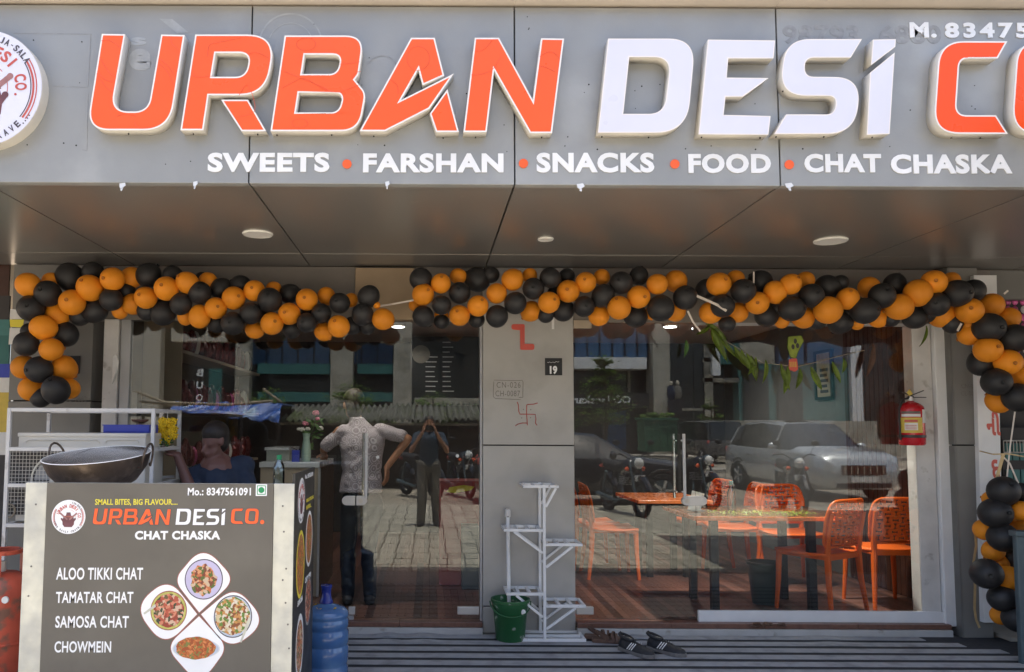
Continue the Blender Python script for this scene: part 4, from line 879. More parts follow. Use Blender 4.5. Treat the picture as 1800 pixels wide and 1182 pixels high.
# side banner, facing right
xs_ = cx1-.006; sb = B().box((xs_-.006, CY0+.006, G+.02), (xs_+.008, cyb-.004, cz+.045)).build('side_banner', 'banner_dark', cart)
UY = Vector((0,1,0)); XS = xs_+.0085
def sidep(u, v): return Vector((XS, CY0+u*(cyb-CY0), cz-v))    # u 0..1 along depth, v metres down
def sdisc(u, v, ru, rv, m, o, nm='printed_shape', parent=sb):
    n = 28; c = sidep(u, v); B().add([c+Vector((o, ru*math.cos(2*math.pi*i/n), rv*math.sin(2*math.pi*i/n))) for i in range(n)], [list(range(n))]).build(nm, m, parent)
sdisc(.30, .10, .115, .115, 'textwhite', .0006); logo(sb, sidep(.30, .10)+Vector((.0008,0,0)), .112, UY, UZ, .0004)
text('Mo.: 8347561091', 'printed_words', 'textwhite', sb, sidep(.47,.0), UY, UZ, .28, .025, depth=.0005)
text('SMALL BITES, BIG', 'printed_words', 'yellow', sb, sidep(.55,.13), UY, UZ, .26, .022, depth=.0005); text('FLAVOUR....', 'printed_words', 'yellow', sb, sidep(.55,.165), UY, UZ, .18, .022, depth=.0005)
sdisc(.30, .42, .13, .17, 'yellow', .0006); sdisc(.30, .42, .11, .15, FOOD[3], .001); sdisc(.72, .33, .12, .15, 'textwhite', .0006); sdisc(.72, .33, .10, .13, FOOD[3], .001)
sdisc(.72, .66, .11, .13, 'chalk', .0006); sdisc(.72, .66, .095, .115, FOOD[1], .001); sdisc(.32, .83, .12, .16, 'textwhite', .0006); sdisc(.32, .83, .10, .13, FOOD[0], .001)
text('CHOWMEIN', 'printed_words', 'textwhite', sb, sidep(.55,.55), UY, UZ, .2, .03, depth=.0005); text('SAMOSA', 'printed_words', 'textwhite', sb, sidep(.2,.62), UY, UZ, .16, .03, depth=.0005)
# ---------------------------------------------------------------- wok
wc = at(176, 846, -1.72); wc.z = cz-.060; wr = 90/sc(-1.75)
T = Matrix.Rotation(R(8.5), 3, 'X') @ Matrix.Rotation(R(-2.5), 3, 'Y')
wok = thing('wok', 'wide burnt iron wok with two loop handles resting on the food cart', 'wok', tuple(wc))
h = .185; out = [(.001,0),(wr*.45,.004),(wr*.70,.042),(wr*.90,.11),(wr,h)]; inn = [(wr*.985,h+.003),(wr*.88,.115),(wr*.68,.05),(wr*.43,.014),(.001,.010)]
b = B(); b.lathe(wc, out, 48, 0, T); b.lathe(wc, [out[-1]]+inn, 48, 1, T)
b.build('bowl', ['wokout', 'wokin'], wok, smooth=True, ang=60)
for ang_, s_ in ((158, 1), (-8, 1)):
    a = R(ang_); rd = Vector((math.cos(a), math.sin(a), 0)); tg = Vector((-rd.y, rd.x, 0)); P = []
    for k in range(13):
        t = math.pi*(-.15+1.3*k/12); P.append(wc + T @ (rd*(wr*.98+.012+.022*math.sin(t)) + tg*(.052*math.cos(t)) + Vector((0,0,h-.03+.085*math.sin(t)))))
    P = [wc + T @ (rd*(wr*.95)+tg*.062+Vector((0,0,h-.06)))]+P+[wc + T @ (rd*(wr*.95)-tg*.062+Vector((0,0,h-.06)))]
    B().tube(P, .006, 8).build('handle', 'wokout', wok, smooth=True)
# ---------------------------------------------------------------- steel rack with ac unit
RY = -1.12; RY2 = -.62
rk = thing('steel_rack', 'white painted steel rack standing behind the food cart', 'rack', tuple(at(140,1100,RY)))
xa, xb = at(14, 800, RY).x, at(268, 800, RY).x; zt = at(140, 718, RY).z
def rp_(x, y): return at(x, y, RY)
b0 = .022
for x in (xa, xb):
    for y in (RY, RY2): B().box((x-b0/2, y-b0/2, G), (x+b0/2, y+b0/2, zt)).build('post', 'offwhite', rk, bevel=.002)
shelfz = [at(140, yy, RY).z for yy in (718, 787, 851, 921)]
for z in shelfz:
    for y in (RY, RY2): B().box((xa+b0/2, y-b0/2, z-b0), (xb-b0/2, y+b0/2, z)).build('cross_bar', 'offwhite', rk, bevel=.002)
    for x in (xa, xb): B().box((x-b0/2, RY+b0/2, z-b0), (x+b0/2, RY2-b0/2, z)).build('side_bar', 'offwhite', rk, bevel=.002)
a = at(290, 700, -.9); # outer hanging rail with marigolds
b = B(); p0, p1 = at(273, 722, RY), at(306, 745, -.62); hr = []
B().box((at(306,0,-.62).x-.012, -.632, G), (at(306,0,-.62).x+.012, -.608, at(306,722,-.62).z)).build('outer_post', 'steel', rk)
B().bar(at(272,722,-.7), at(306,724,-.62), .018, .018).build('outer_bar', 'steel', rk)
B().bar(at(268,800,-.7), at(306,785,-.62), .018, .018).build('outer_bar', 'steel', rk)
B().bar(at(272,840,-.7), at(306,838,-.62), .018, .018).build('outer_bar', 'steel', rk)
mg = thing('marigold_bundle', 'bundle of yellow marigolds hanging from the rack beside the wok', 'flowers', tuple(at(295,735,-.75)))
c0 = at(294, 738, -.75)
for i in range(46):
    q = c0+Vector((random.uniform(-.052,.052), random.uniform(-.03,.03), -random.uniform(0,.14))); r_ = random.uniform(.017,.024)
    b = B()
    for k in range(11): a = 2.4*k; rr = r_*math.sqrt(k/11); b.ell(q+Vector((rr*math.cos(a), -r_*.5*(1-k/11), rr*math.sin(a))), (r_*.33,r_*.3,r_*.33), 6, 4)
    b.build('flower', 'marigold', mg, smooth=True)
b = B()
for i in range(30):
    q = c0+Vector((random.uniform(-.045,.045), random.uniform(-.03,.0), -.12-random.uniform(0,.05))); d = Vector((random.uniform(-1,1),random.uniform(-1,1),random.uniform(-1,.3))).normalized()*.03; s_ = d.cross(Vector((0,1,.3))).normalized()*.006
    b.add([q-s_, q+s_, q+d], [(0,1,2)])
b.build('leaf_tuft', 'stem', mg); B().cyl(c0+Vector((0,0,-.01)), c0+Vector((0,0,.07)), .002, n=5).build('string', 'paper', mg)
AY = -1.03
ac = thing('air_conditioner_unit', 'cream outdoor air conditioner unit standing on the rack shelf', 'air conditioner', tuple(at(140,908,AY)))
x0, x1 = at(31, 800, AY).x, at(256, 800, AY).x; z1, z0 = at(140, 763, AY).z, shelfz[3]+.001
B().box((x0, AY, z0), (x1, AY+.33, z1)).build('casing', 'acwhite', ac, bevel=.008)
B().box((x0-.004, AY-.006, z1-.02), (x1+.004, AY+.335, z1+.006)).build('top_cover', 'acwhite', ac, bevel=.006)
def aline(pts, r=.003, m='acwhite', nm='pressed_groove'):
    B().tube([at(x,y,AY-.004) for x, y in pts], r, 6).build(nm, m, ac)
aline([(46,779),(46,776),(50,774),(170,774),(174,777),(174,780)]); aline([(186,780),(186,776),(190,774),(240,774),(243,777),(243,780)])
gc = at(98, 845, AY-.01); B().box((at(47,0,AY).x, AY-.004, at(0,905,AY).z), (at(140,0,AY).x, AY+.001, at(0,788,AY).z)).build('grille_recess', 'walldark', ac)
b = B(); gx0, gx1, gz1, gz0_ = at(47,0,AY).x, at(140,0,AY).x, at(0,788,AY).z, at(0,905,AY).z
for i in range(17): x = gx0+(gx1-gx0)*i/16; b.cyl(Vector((x,AY-.012,gz0_)), Vector((x,AY-.012,gz1)), .0016, n=4)
for i in range(19): z = gz0_+(gz1-gz0_)*i/18; b.cyl(Vector((gx0,AY-.013,z)), Vector((gx1,AY-.013,z)), .0016, n=4)
o = b.build('wire_grille', 'acwhite', ac); o['kind'] = 'stuff'
fanc = Vector((gc.x, AY-.005, gc.z)); b = B(); b.cyl(fanc, fanc+Vector((0,-.004,0)), .04, n=20); b.build('fan_hub', 'acwhite', ac)
for k in range(3):
    b = B(); P = [fanc+Vector((.03*math.cos(a_)+0, -.003, .03*math.sin(a_))) if q == 0 else fanc+Vector((.135*math.cos(a_), -.003, .135*math.sin(a_))) for q, a_ in ((0, R(120*k)), (1, R(120*k+10)), (1, R(120*k+35)), (1, R(120*k+60)), (0, R(120*k+55)))]
    b.add(P, [(0,1,2,3,4)]); b.build('fan_blade', 'chalk', ac)
b = B(); b.tube([fanc+Vector((.15*math.cos(a_), -.004, .15*math.sin(a_))) for a_ in [2*math.pi*k/32 for k in range(33)]], .006, 6, cap=False); b.build('fan_ring', 'acwhite', ac)
bx = thing('blue_tray', 'blue plastic tray lying on top of the air conditioner', 'tray', tuple(at(222,760,-.95)))
a, c = at(181, 761, -.97), at(262, 747, -.97); a.z = z1+.0065; b = B(); T_ = .006
b.box((a.x,-.97,a.z),(c.x,-.80,a.z+T_)); b.box((a.x,-.97,a.z+T_),(c.x,-.97+T_,c.z)); b.box((a.x,-.80-T_,a.z+T_),(c.x,-.80,c.z)); b.box((a.x,-.97+T_,a.z+T_),(a.x+T_,-.80-T_,c.z)); b.box((c.x-T_,-.97+T_,a.z+T_),(c.x,-.80-T_,c.z))
b.build('tray_body', 'blue', bx, bevel=.003); B().box((a.x-.004,-.975,c.z-.006),(c.x+.004,-.971,c.z)).build('rim', 'blue', bx)
dy = thing('clay_dish', 'small red clay dish behind the blue tray', 'dish', tuple(at(246,745,-.75)))
p = at(246, 741, -.75); B().lathe(p, [(.02,-.012),(.05,.0),(.055,.012),(.048,.008),(.015,-.004),(.001,-.004)], 20).build('dish_body', 'tilebrown', dy, smooth=True)
B().cyl(p+Vector((0,0,-.012)), Vector((p.x,p.y,z1+.006)), .012, n=10).build('foot', 'tilebrown', dy)
rl = thing('cable_coil', 'coiled pale cable on the rack shelf under the air conditioner', 'cable', tuple(at(17,905,-1.05)))
p = at(17, 898, -1.06); b = B(); b.tube([p+Vector((.035*math.cos(t*.5)*(1-t*.004), -.01+t*.0004, .04*math.sin(t*.5))) for t in range(52)], .004, 6); b.build('cable', 'bamboo', rl, smooth=True)
# gas cylinder
lx = at(2, 1050, -1.5); lr_ = .155; zt_ = at(8, 1006, -1.5).z
lp_ = thing('gas_cylinder', 'worn red cooking gas cylinder at the lower left picture edge', 'gas cylinder', (lx.x, -1.5, G))
b = B(); b.lathe((lx.x,-1.5,G), [(.12,0),(.12,.03),(lr_*.9,.05),(lr_,.12),(lr_,zt_-G-.13),(lr_*.97,zt_-G-.08),(lr_*.82,zt_-G-.03),(lr_*.5,zt_-G),(.001,zt_-G+.006)], 40); b.build('tank', 'lpg', lp_, smooth=True)
B().lathe((lx.x,-1.5,(G+zt_)/2-.02), [(lr_+.001,-.006),(lr_+.005,-.003),(lr_+.005,.003),(lr_+.001,.006)], 40).build('weld_seam', 'lpg', lp_)
b = B(); b.lathe((lx.x,-1.5,zt_+.10), [(.095,0),(.10,.003),(.10,.022),(.095,.025),(.088,.022),(.088,.003),(.095,0)], 32)
b.build('guard_ring', 'lpg', lp_, smooth=True)
for k in range(3):
    a = R(-20+120*k-60); c_ = Vector((lx.x+.094*math.cos(a), -1.5+.094*math.sin(a), 0)); B().bar(Vector((c_.x,c_.y,zt_-.035)), Vector((c_.x,c_.y,zt_+.105)), .045, .006, up=(math.cos(a),math.sin(a),0)).build('guard_strap', 'lpg', lp_)
B().cyl((lx.x,-1.5,zt_),(lx.x,-1.5,zt_+.06), .018, n=12).build('valve', 'steel', lp_)
p = at(9, 1055, -1.5-lr_); B().cyl(p+Vector((0,.006,0)), p+Vector((0,-.004,0)), .018, n=16).build('round_tag', 'paper', lp_)
# water jug
jY = -1.08; jr = 39/sc(jY); jc = at(573, 1100, jY); jz = at(573, 1066, jY-.0).z
jg = thing('water_jug', 'blue twenty litre water jug standing on the mat beside the cart', 'water jug', (jc.x, jY, G)); H = jz-G
b = B(); pr = [(.05,.0),(jr*.93,.004),(jr,.02)]
for k, (z, d) in enumerate(((.06,0),(.075,-.006),(.085,-.006),(.10,0),(.17,.0),(.178,-.005),(.186,-.005),(.195,.001),(.25,.001),(.26,-.006),(.272,-.006),(.282,.0),(.31,.0),(.318,-.005),(.326,-.005),(.335,.0))):
    pr.append((jr+d, z*H/.38))
pr += [(jr,H*.90),(jr*.96,H*.94),(jr*.85,H*.975),(jr*.55,H*1.01),(.04,H*1.04),(.032,H*1.06)]
b.lathe((jc.x,jY,G), pr, 48); b.build('jug_body', 'jug', jg, smooth=True, ang=70)
b = B(); b.lathe((jc.x,jY,G+H*1.05), [(.040,0),(.042,.006),(.031,.03),(.028,.055),(.030,.085),(.034,.09),(.034,.105),(.001,.108)], 24); b.build('neck', 'jugcap', jg, smooth=True, ang=50)
for a_ in (-115, -55, 160):
    a = R(a_); p = Vector((jc.x+.085*math.cos(a), jY+.085*math.sin(a), G+H*1.0)); b = B()
    for k in range(4): b.add([p, p+Vector((.022*math.cos(a+k*1.3),.022*math.sin(a+k*1.3),.003)), p+Vector((.022*math.cos(a+k*1.3+.6),.022*math.sin(a+k*1.3+.6),.006))], [(0,1,2)])
    o = b.build('yellow_petal', 'marigold', jg)
# ================================================================= striped mat
mt = thing('striped_mat', 'long ribbed door mat with grey and black stripes', 'mat', (1.2, -.6, G))
mx0 = -2.2
def mxr(y): return at(1620, 1104, -.05).x + (y+.05)*(-.62)
b = B(); b.box((mx0, -1.75, G), (at(1615,1104,-.05).x+1.15, -.09, G+.003)); b.build('mat_base', 'mat_black', mt)
pitch = .158; y = -.095; k = 0
while y > -1.72:
    wob = k == 0; xr = at(1612, 1106, -.1).x+(-y-.09)*1.15; n = 120 if k < 2 else 8; b = B(); vs = []
    for i in range(n+1):
        x = mx0+(xr-mx0)*i/n; z = G+.006; dy = 0
        if k < 2:
            for bxp, aw, ah in ((683,.07,.014),(745,.09,.012),(1120,.06,.006),(1440,.10,.004)):
                d = (x-at(bxp,1108,-.1).x)/aw; z += ah*math.exp(-d*d)*(1 if k == 0 else .5); dy += .012*math.exp(-d*d)
        dy += .002*math.sin(x*3+k)
        vs += [(x, y+dy, z), (x, y-pitch*.60+dy*.5, z), (x, y-pitch*.60+dy*.5, G+.0032), (x, y+dy, G+.0032)]
    fs = []
    for i in range(n):
        o_ = i*4
        for j in range(4): fs.append((o_+j, o_+(j+1)%4, o_+4+(j+1)%4, o_+4+j))
    b.add(vs, fs); b.build('stripe', 'mat_grey', mt); y -= pitch; k += 1
# ================================================================= plant stand
PY0, PY1 = -.27, -.045
ps = thing('plant_stand', 'tall white welded metal plant stand with five empty shelves', 'plant stand', tuple(at(958,1130,-.16)))
t_ = .02
def stx(px, Y): return at(px, 1000, Y).x
ux_ = at(957, 1000, PY0).x; ztop = at(957, 852, PY0).z
B().box((ux_-t_/2, PY0-t_/2, G+.02), (ux_+t_/2, PY0+t_/2, ztop)).build('upright', 'standwhite', ps, bevel=.002)
B().box((ux_-t_/2, PY1-t_/2, G+.02), (ux_+t_/2, PY1+t_/2, ztop)).build('upright', 'standwhite', ps, bevel=.002)
bx0, bx1 = at(891, 1128, PY0).x, at(1030, 1128, PY0).x
for y in (PY0, (PY0+PY1)/2, PY1): B().box((bx0+t_, y-t_/2, G+.006), (bx1-t_, y+t_/2, G+.026)).build('base_bar', 'standwhite', ps, bevel=.002)
for x in (bx0, bx1-t_, ): B().box((x, PY0-t_/2, G+.006), (x+t_, PY1+t_/2, G+.026)).build('base_bar', 'standwhite', ps, bevel=.002)
for (xa_, xb_, yy, side) in ((920,983,856,1),(886,952,933,-1),(960,1024,958,1),(890,953,1045,-1),(962,1029,1066,1)):
    X0, X1 = stx(xa_, PY0), stx(xb_, PY0); z = at(957, yy, PY0).z
    if side < 0: X1 = ux_-t_/2-.001
    elif yy > 900: X0 = ux_+t_/2+.001
    for y in (PY0, PY1): B().box((X0+t_+.001, y-t_/2-.0015, z-t_*.4), (X1-t_-.001, y+t_/2-.0015, z+t_*.6)).build('shelf_bar', 'standwhite', ps, bevel=.0015)
    for i in range(4): x = X0+(X1-X0-t_)*i/3; B().box((x, PY0-t_/2-.001, z-t_*.4), (x+t_, PY1+t_/2, z+t_*.6-.002)).build('shelf_bar', 'standwhite', ps, bevel=.0015)
    for y in (PY0, PY1):
        xe = (X0+.07) if side < 0 else (X1-.07 if yy > 900 else X1-.04)
        if yy < 900: xe = X1-.02
        B().bar(Vector((xe, y, z-t_*.5)), Vector((ux_+side*t_*.6, y, z-.155 if yy > 900 else z-.14)), t_*.8, t_*.8, up=(0,1,0)).build('brace', 'standwhite', ps)
# bucket
bc = at(897, 1110, -.22); bkt = thing('green_bucket', 'paint splashed green bucket standing against the pillar', 'bucket', (bc.x, -.22, G+.006))
zt2 = at(897, 1052, -.22).z; hb_ = zt2-G-.006; rb = 32/sc(-.22)
b = B(); b.lathe((bc.x,-.22,G+.006), [(rb*.72,0),(rb*.78,.008),(rb*.93,hb_*.80),(rb*.99,hb_*.83),(rb*1.0,hb_*.93),(rb*1.06,hb_*.94),(rb*1.06,hb_),(rb*.97,hb_),(rb*.90,hb_*.8),(rb*.72,.012),(.001,.012)], 32); b.build('bucket_body', 'greenb', bkt, smooth=True)
b = B(); P = []
for k in range(17):
    t = math.pi*k/16; P.append(Vector((bc.x-rb*1.10*math.cos(t), -.22-rb*.98*math.sin(t), zt2-.02-.085*math.sin(t))))
b.tube(P, .0045, 8); b.build('handle', 'greenb', bkt, smooth=True)
p = at(921, 1074, -.22-.1); b = B(); b.ell(Vector((bc.x+rb*.62,-.22-rb*.74,zt2-.075)), (.017,.006,.02), 10, 6); b.build('sticker', 'paper', bkt)
pp = thing('white_pipe', 'white plastic pipe leaning upright against the stand beside the bucket', 'pipe', tuple(at(893,1040,-.2)))
p0, p1 = at(895, 1052, -.13), at(892.5, 908, -.075); b = B(); b.cyl(Vector((p0.x,p0.y,p0.z-.1)), p1, .0135, n=14); b.build('pipe_tube', 'white', pp, smooth=True)
b = B(); b.cyl(p1+Vector((0,0,-.004)), p1+Vector((0,0,.045)), .0215, .02, n=16); b.ell(p1+Vector((0,0,.045)), (.02,.02,.012), 16, 8); b.build('pipe_cap', 'offwhite', pp, smooth=True)
b = B(); b.ell(p1+Vector((.0,-.021,-.0)), (.004,.002,.006), 8, 5); b.build('hole', 'black', pp)
# ---------------------------------------------------------------- footwear
def shoe(name, label, pos, rot, L=.27):
    t = thing(name, label, 'shoe', (0,0,0), 'footwear left on the mat')
    st_ = [(0,.026,.05),(.06,.032,.068),(.14,.036,.07),(.22,.040,.062),(.34,.041,.058),(.48,.044,.052),(.62,.050,.044),(.78,.051,.034),(.9,.042,.026),(1,.012,.014)]
    b = B(); n = 16; rows = []
    for u, w, hh in st_:
        r_ = []
        for k in range(n):
            a = 2*math.pi*k/n; c_, s_ = math.cos(a), math.sin(a); x = u*L; y = w*(abs(c_)**.75)*(1 if c_ > 0 else -1)*(1-.25*max(0,s_)); z = .028+(hh-.028+.02)*max(0, s_)**.8 if s_ > 0 else .022
            r_.append(Vector((x, y, z)))
        rows.append(r_)
    vs = [q for r_ in rows for q in r_]; fs = []
    for i in range(len(rows)-1):
        for k in range(n): fs.append((i*n+k, i*n+(k+1) % n, (i+1)*n+(k+1) % n, (i+1)*n+k))
    fs += [tuple(range(n))[::-1], tuple((len(rows)-1)*n+k for k in range(n))]
    b.add(vs, fs); b.build('upper', 'shoe', t, smooth=True, ang=80)
    # padded ankle collar and dark opening
    b = B(); P = [Vector((.045+.055*math.cos(a), .028*math.sin(a), .092-.012*math.cos(a))) for a in [2*math.pi*k/16 for k in range(17)]]; b.tube(P, .009, 8, cap=False); b.build('collar', 'shoe', t, smooth=True)
    B().ell((.047,0,.084), (.048,.022,.010), 16, 6).build('opening', 'black', t); B().tube([Vector((-.004,0,.085)),Vector((-.014,0,.105)),Vector((-.004,0,.118)),Vector((.012,0,.108))], .003, 6).build('heel_tab', 'shoe', t)
    b = B(); pts = [(0,.028),(.1,.034),(.3,.035),(.5,.040),(.7,.049),(.85,.048),(.96,.030),(1,.006)]
    ol = [(u*L+(.004 if u == 1 else -.004 if u == 0 else 0), w+.003) for u, w in pts]+[(u*L+(.004 if u == 1 else -.004 if u == 0 else 0), -w-.003) for u, w in pts[::-1]]
    b.add([(x,y,0) for x,y in ol]+[(x,y,.026) for x,y in ol], [tuple(range(len(ol)))[::-1], tuple(range(len(ol),2*len(ol)))]+[(i,(i+1) % len(ol),(i+1) % len(ol)+len(ol),i+len(ol)) for i in range(len(ol))]); b.build('sole', 'shoesole', t, bevel=.004)
    for s_ in (-1,1):
        for k in range(3): b = B(); x = .105+k*.018; b.tube([Vector((x-.014,s_*.0475,.030)),Vector((x,s_*.041,.052)),Vector((x+.010,s_*.026,.072))], .0032, 5, flat=.5); b.build('stripe', 'paper', t)
    for k in range(4): x = .115+k*.018; B().tube([Vector((x,-.018,.073-k*.004)),Vector((x,0,.080-k*.004)),Vector((x,.018,.073-k*.004))], .0022, 5).build('lace', 'black', t)
    t.location = pos; t.rotation_euler = (0,0,rot); return t
pz = G+.006
s1 = shoe('sports_shoe', 'black sports shoe with grey sole, left shoe of the pair on the mat', Vector((at(1088,1138,-.4).x, -.46, pz)), R(-55))
s2 = copy_tree(s1); s2.location = Vector((at(1138,1138,-.4).x, -.44, pz)); s2.rotation_euler = (0,0,R(-48)); s2['label'] = 'black sports shoe with grey sole, right shoe of the pair on the mat'
def sandal(label, pos, rot):
    t = thing('sandal', label, 'sandal', (0,0,0), 'footwear left on the mat'); L = .26
    pts = [(0,.02),(.03,.032),(.25,.034),(.5,.036),(.75,.046),(.9,.042),(.98,.026),(1,.008)]
    ol = [(u*L, w) for u, w in pts]+[(u*L, -w) for u, w in pts[::-1]]; b = B()
    b.add([(x,y,0) for x,y in ol]+[(x,y,.018+.008*(x < .1)) for x,y in ol], [tuple(range(len(ol)))[::-1], tuple(range(len(ol),2*len(ol)))]+[(i,(i+1) % len(ol),(i+1) % len(ol)+len(ol),i+len(ol)) for i in range(len(ol))]); b.build('sole', 'leather', t, bevel=.004)
    for x, hh, w, tl_ in ((.20,.055,.05,.01),(.165,.062,.048,0),(.13,.066,.046,-.01)):
        b = B(); P = [Vector((x+tl_*math.cos(a), w*math.cos(a), .012+hh*math.sin(a)*.8)) for a in [math.pi*k/10 for k in range(11)]]
        for i in range(10): b.bar(P[i], P[i+1], .016, .003, up=(1,0,0) if False else (0,0,1))
        b.build('strap', 'leather', t)
    b = B(); P = [Vector((.11-.085*math.sin(a), .040*math.cos(a), .03+.045*math.sin(a))) for a in [math.pi*k/12 for k in range(13)]]
    for i in range(12): b.bar(P[i], P[i+1], .005, .018, up=(0,0,1))
    b.build('heel_strap', 'leather', t); B().box((.05,.038,.03),(.066,.044,.045)).build('buckle', 'steel', t)
    t.location = pos; t.rotation_euler = (0,0,rot); return t
sandal('brown strappy leather sandal nearest the plant stand', Vector((at(1027,1118,-.17).x, -.17, pz)), R(-12))
sandal('brown strappy leather sandal lying behind the black shoes', Vector((at(1040,1118,-.26).x, -.27, pz)), R(-8))

# ================================================================= fire extinguisher
eY = -.11; ec = at(1602, 740, eY); ext = thing('fire_extinguisher', 'red fire extinguisher hanging on the frame right of the window', 'fire extinguisher', tuple(at(1602,783,eY)))
ez0, ez1 = at(1602, 783, eY).z, at(1602, 705, eY).z; er = 21/sc(eY); hh = ez1-ez0
b = B(); b.lathe((ec.x,eY,ez0), [(.001,.004),(er*.9,.0),(er,.01),(er,hh*.80),(er*.93,hh*.87),(er*.7,hh*.93),(er*.3,hh*.98),(.018,hh)], 32); b.build('cylinder', 'extred', ext, smooth=True, ang=60)
B().lathe((ec.x,eY,ez0+hh*.17), [(er+.001,0),(er+.003,.002),(er+.003,.018),(er+.001,.02)], 32).build('band', 'black', ext)
def wrap(a0, a1, z0, z1, m, o, nm='wrap_label'):
    b = B(); n = 10; vs = []
    for i in range(n+1): a = R(a0+(a1-a0)*i/n); vs += [(ec.x+(er+o)*math.cos(a), eY+(er+o)*math.sin(a), ez0+z) for z in (z0, z1)]
    b.add(vs, [(2*i,2*i+2,2*i+3,2*i+1) for i in range(n)]); b.build(nm, m, ext, smooth=True)
wrap(-170, -72, hh*.28, hh*.62, 'label_y', .001); wrap(-150, -95, hh*.34, hh*.50, 'paper', .0018); wrap(-70, -20, hh*.50, hh*.80, 'paper', .001)
wrap(-165, -80, hh*.64, hh*.70, 'paper', .001); wrap(-165, -80, hh*.71, hh*.76, 'banner', .001); wrap(-150, -95, hh*.52, hh*.57, 'red', .0018)
for k in range(3): wrap(-146, -100, hh*(.36+.04*k), hh*(.375+.04*k), 'red', .0024, 'print_line')
b = B(); b.cyl((ec.x,eY,ez1-.005),(ec.x,eY,ez1+.03), .016, n=12); b.build('valve', 'steel', ext)
b = B(); b.bar((ec.x-.02,eY,ez1+.03),(ec.x+.085,eY-.02,ez1+.075), .018, .006); b.bar((ec.x-.02,eY,ez1+.025),(ec.x+.10,eY-.02,ez1+.025), .018, .006); b.bar((ec.x-.06,eY,ez1+.065),(ec.x+.02,eY,ez1+.03),.014,.006); b.build('lever', 'black', ext)
b = B(); b.tube([(ec.x-.015,eY,ez1+.02),(ec.x-.06,eY-.01,ez1+.01),(ec.x-er-.012,eY-.02,ez1-.06),(ec.x-er-.012,eY-.02,ez0+hh*.3),(ec.x-er-.008,eY-.02,ez0+hh*.12)], .008, 8); b.build('hose', 'black', ext, smooth=True)
b = B(); b.add([(ec.x-.04,eY-.02,ez1+.06),(ec.x-.015,eY-.02,ez1+.085),(ec.x+.005,eY-.022,ez1+.05),(ec.x-.02,eY-.022,ez1+.035)], [(0,1,2,3)]); b.build('tag', 'label_y', ext)
B().box((ec.x-.02,eY+er-.002,ez1-.1),(ec.x+.02,-.001,ez1-.04)).build('wall_bracket', 'black', ext)

# ================================================================= leaf string (toran)
tr = thing('leaf_garland', 'string of green mango leaves hanging inside the right window', 'leaf garland', tuple(at(1400,600,-.06)))
sp_ = [(1232,560),(1270,596),(1305,617),(1340,638),(1375,642),(1400,645),(1440,636),(1480,625),(1520,616)]
YT = -.06
B().tube([at(x,y,YT) for x,y in sp_], .0025, 5).build('string', 'bamboo', tr)
def leaf(px, py, L, ang_, w, m='leaf', bend=.3, Y=YT):
    p = at(px, py, Y); L /= sc(Y); w /= sc(Y); b = B(); n = 7; vs = []; a = R(ang_); d = Vector((math.sin(a),0,-math.cos(a))); s_ = Vector((d.z,0,-d.x)); 
    for i in range(n+1):
        u = i/n; c_ = p+d*L*u+s_*(bend*L*u*u)+Vector((0,-.012*math.sin(u*3),0)); ww = w*math.sin(math.pi*min(.999,u*.97+.03))**.8/2; vs += [c_-s_*ww+Vector((0,-.006,0)), c_+Vector((0,.004,0)), c_+s_*ww+Vector((0,-.006,0))]
    fs = []
    for i in range(n): o_ = i*3; fs += [(o_,o_+1,o_+4,o_+3),(o_+1,o_+2,o_+5,o_+4)]
    b.add(vs, fs); b.build('leaf', m, tr, smooth=True)
for a in ((1302,615,42,10,10,'leaf',-.25),(1290,610,44,22,11,'leaf',-.2),(1320,625,46,2,12,'leaf',-.15),(1384,644,50,-4,12,'leaf',.1),(1425,645,44,12,12,'leaf',-.2),(1244,566,46,35,11,'leaf',-.2),(1257,580,60,8,11,'leaf',-.2),(1312,622,38,20,9,'leaf',-.2),(1328,628,34,-8,9),(1345,633,40,8,8),(1372,640,48,6,10,'leaf',-.2),(1405,648,36,4,10),(1462,636,40,14,9,'leaf',-.1),(1482,630,26,10,8),(1255,575,40,25,8,'leaf',-.2),(1262,582,58,18,9,'leaf',-.3),(1248,572,30,-40,8),(1250,576,44,8,10,'leaf',-.2),(1240,570,34,70,9),(1205,598,30,10,8,'stem'),(1628,573,38,-4,6)): leaf(*a)
leaf(1535,605,60,-6,11,'leafdry',.15)
b = B(); p = at(1398, 598, YT)
pts = [(1384,592),(1408,590),(1412,600),(1402,620),(1398,632),(1388,628),(1383,612)]; shape([[(x,y,4) for x,y in pts]], 'lime_packet', tr, lambda x,y: at(x,y,YT), NY, .01, ('leaf','leaf','limep'), .004)
shape([[(x,y,3) for x,y in ((1386,632),(1400,630),(1402,650),(1396,654),(1386,650))]], 'red_packet', tr, lambda x,y: at(x,y,YT), NY, .01, ('red','red','redacr'), .002)
for k in range(4): q = at(1388+k*3.4, 641, YT-.0105); B().box((q.x,YT-.0115,q.z-.02),(q.x+.006,YT-.0104,q.z+.02)).build('print_mark', 'label_y', tr)
for k, (x,y) in enumerate(((1398,600),(1394,610),(1402,608))): q = at(x,y,YT-.011); B().ell(q,(.012,.004,.02),8,6).build('dark_patch','walldark',tr)
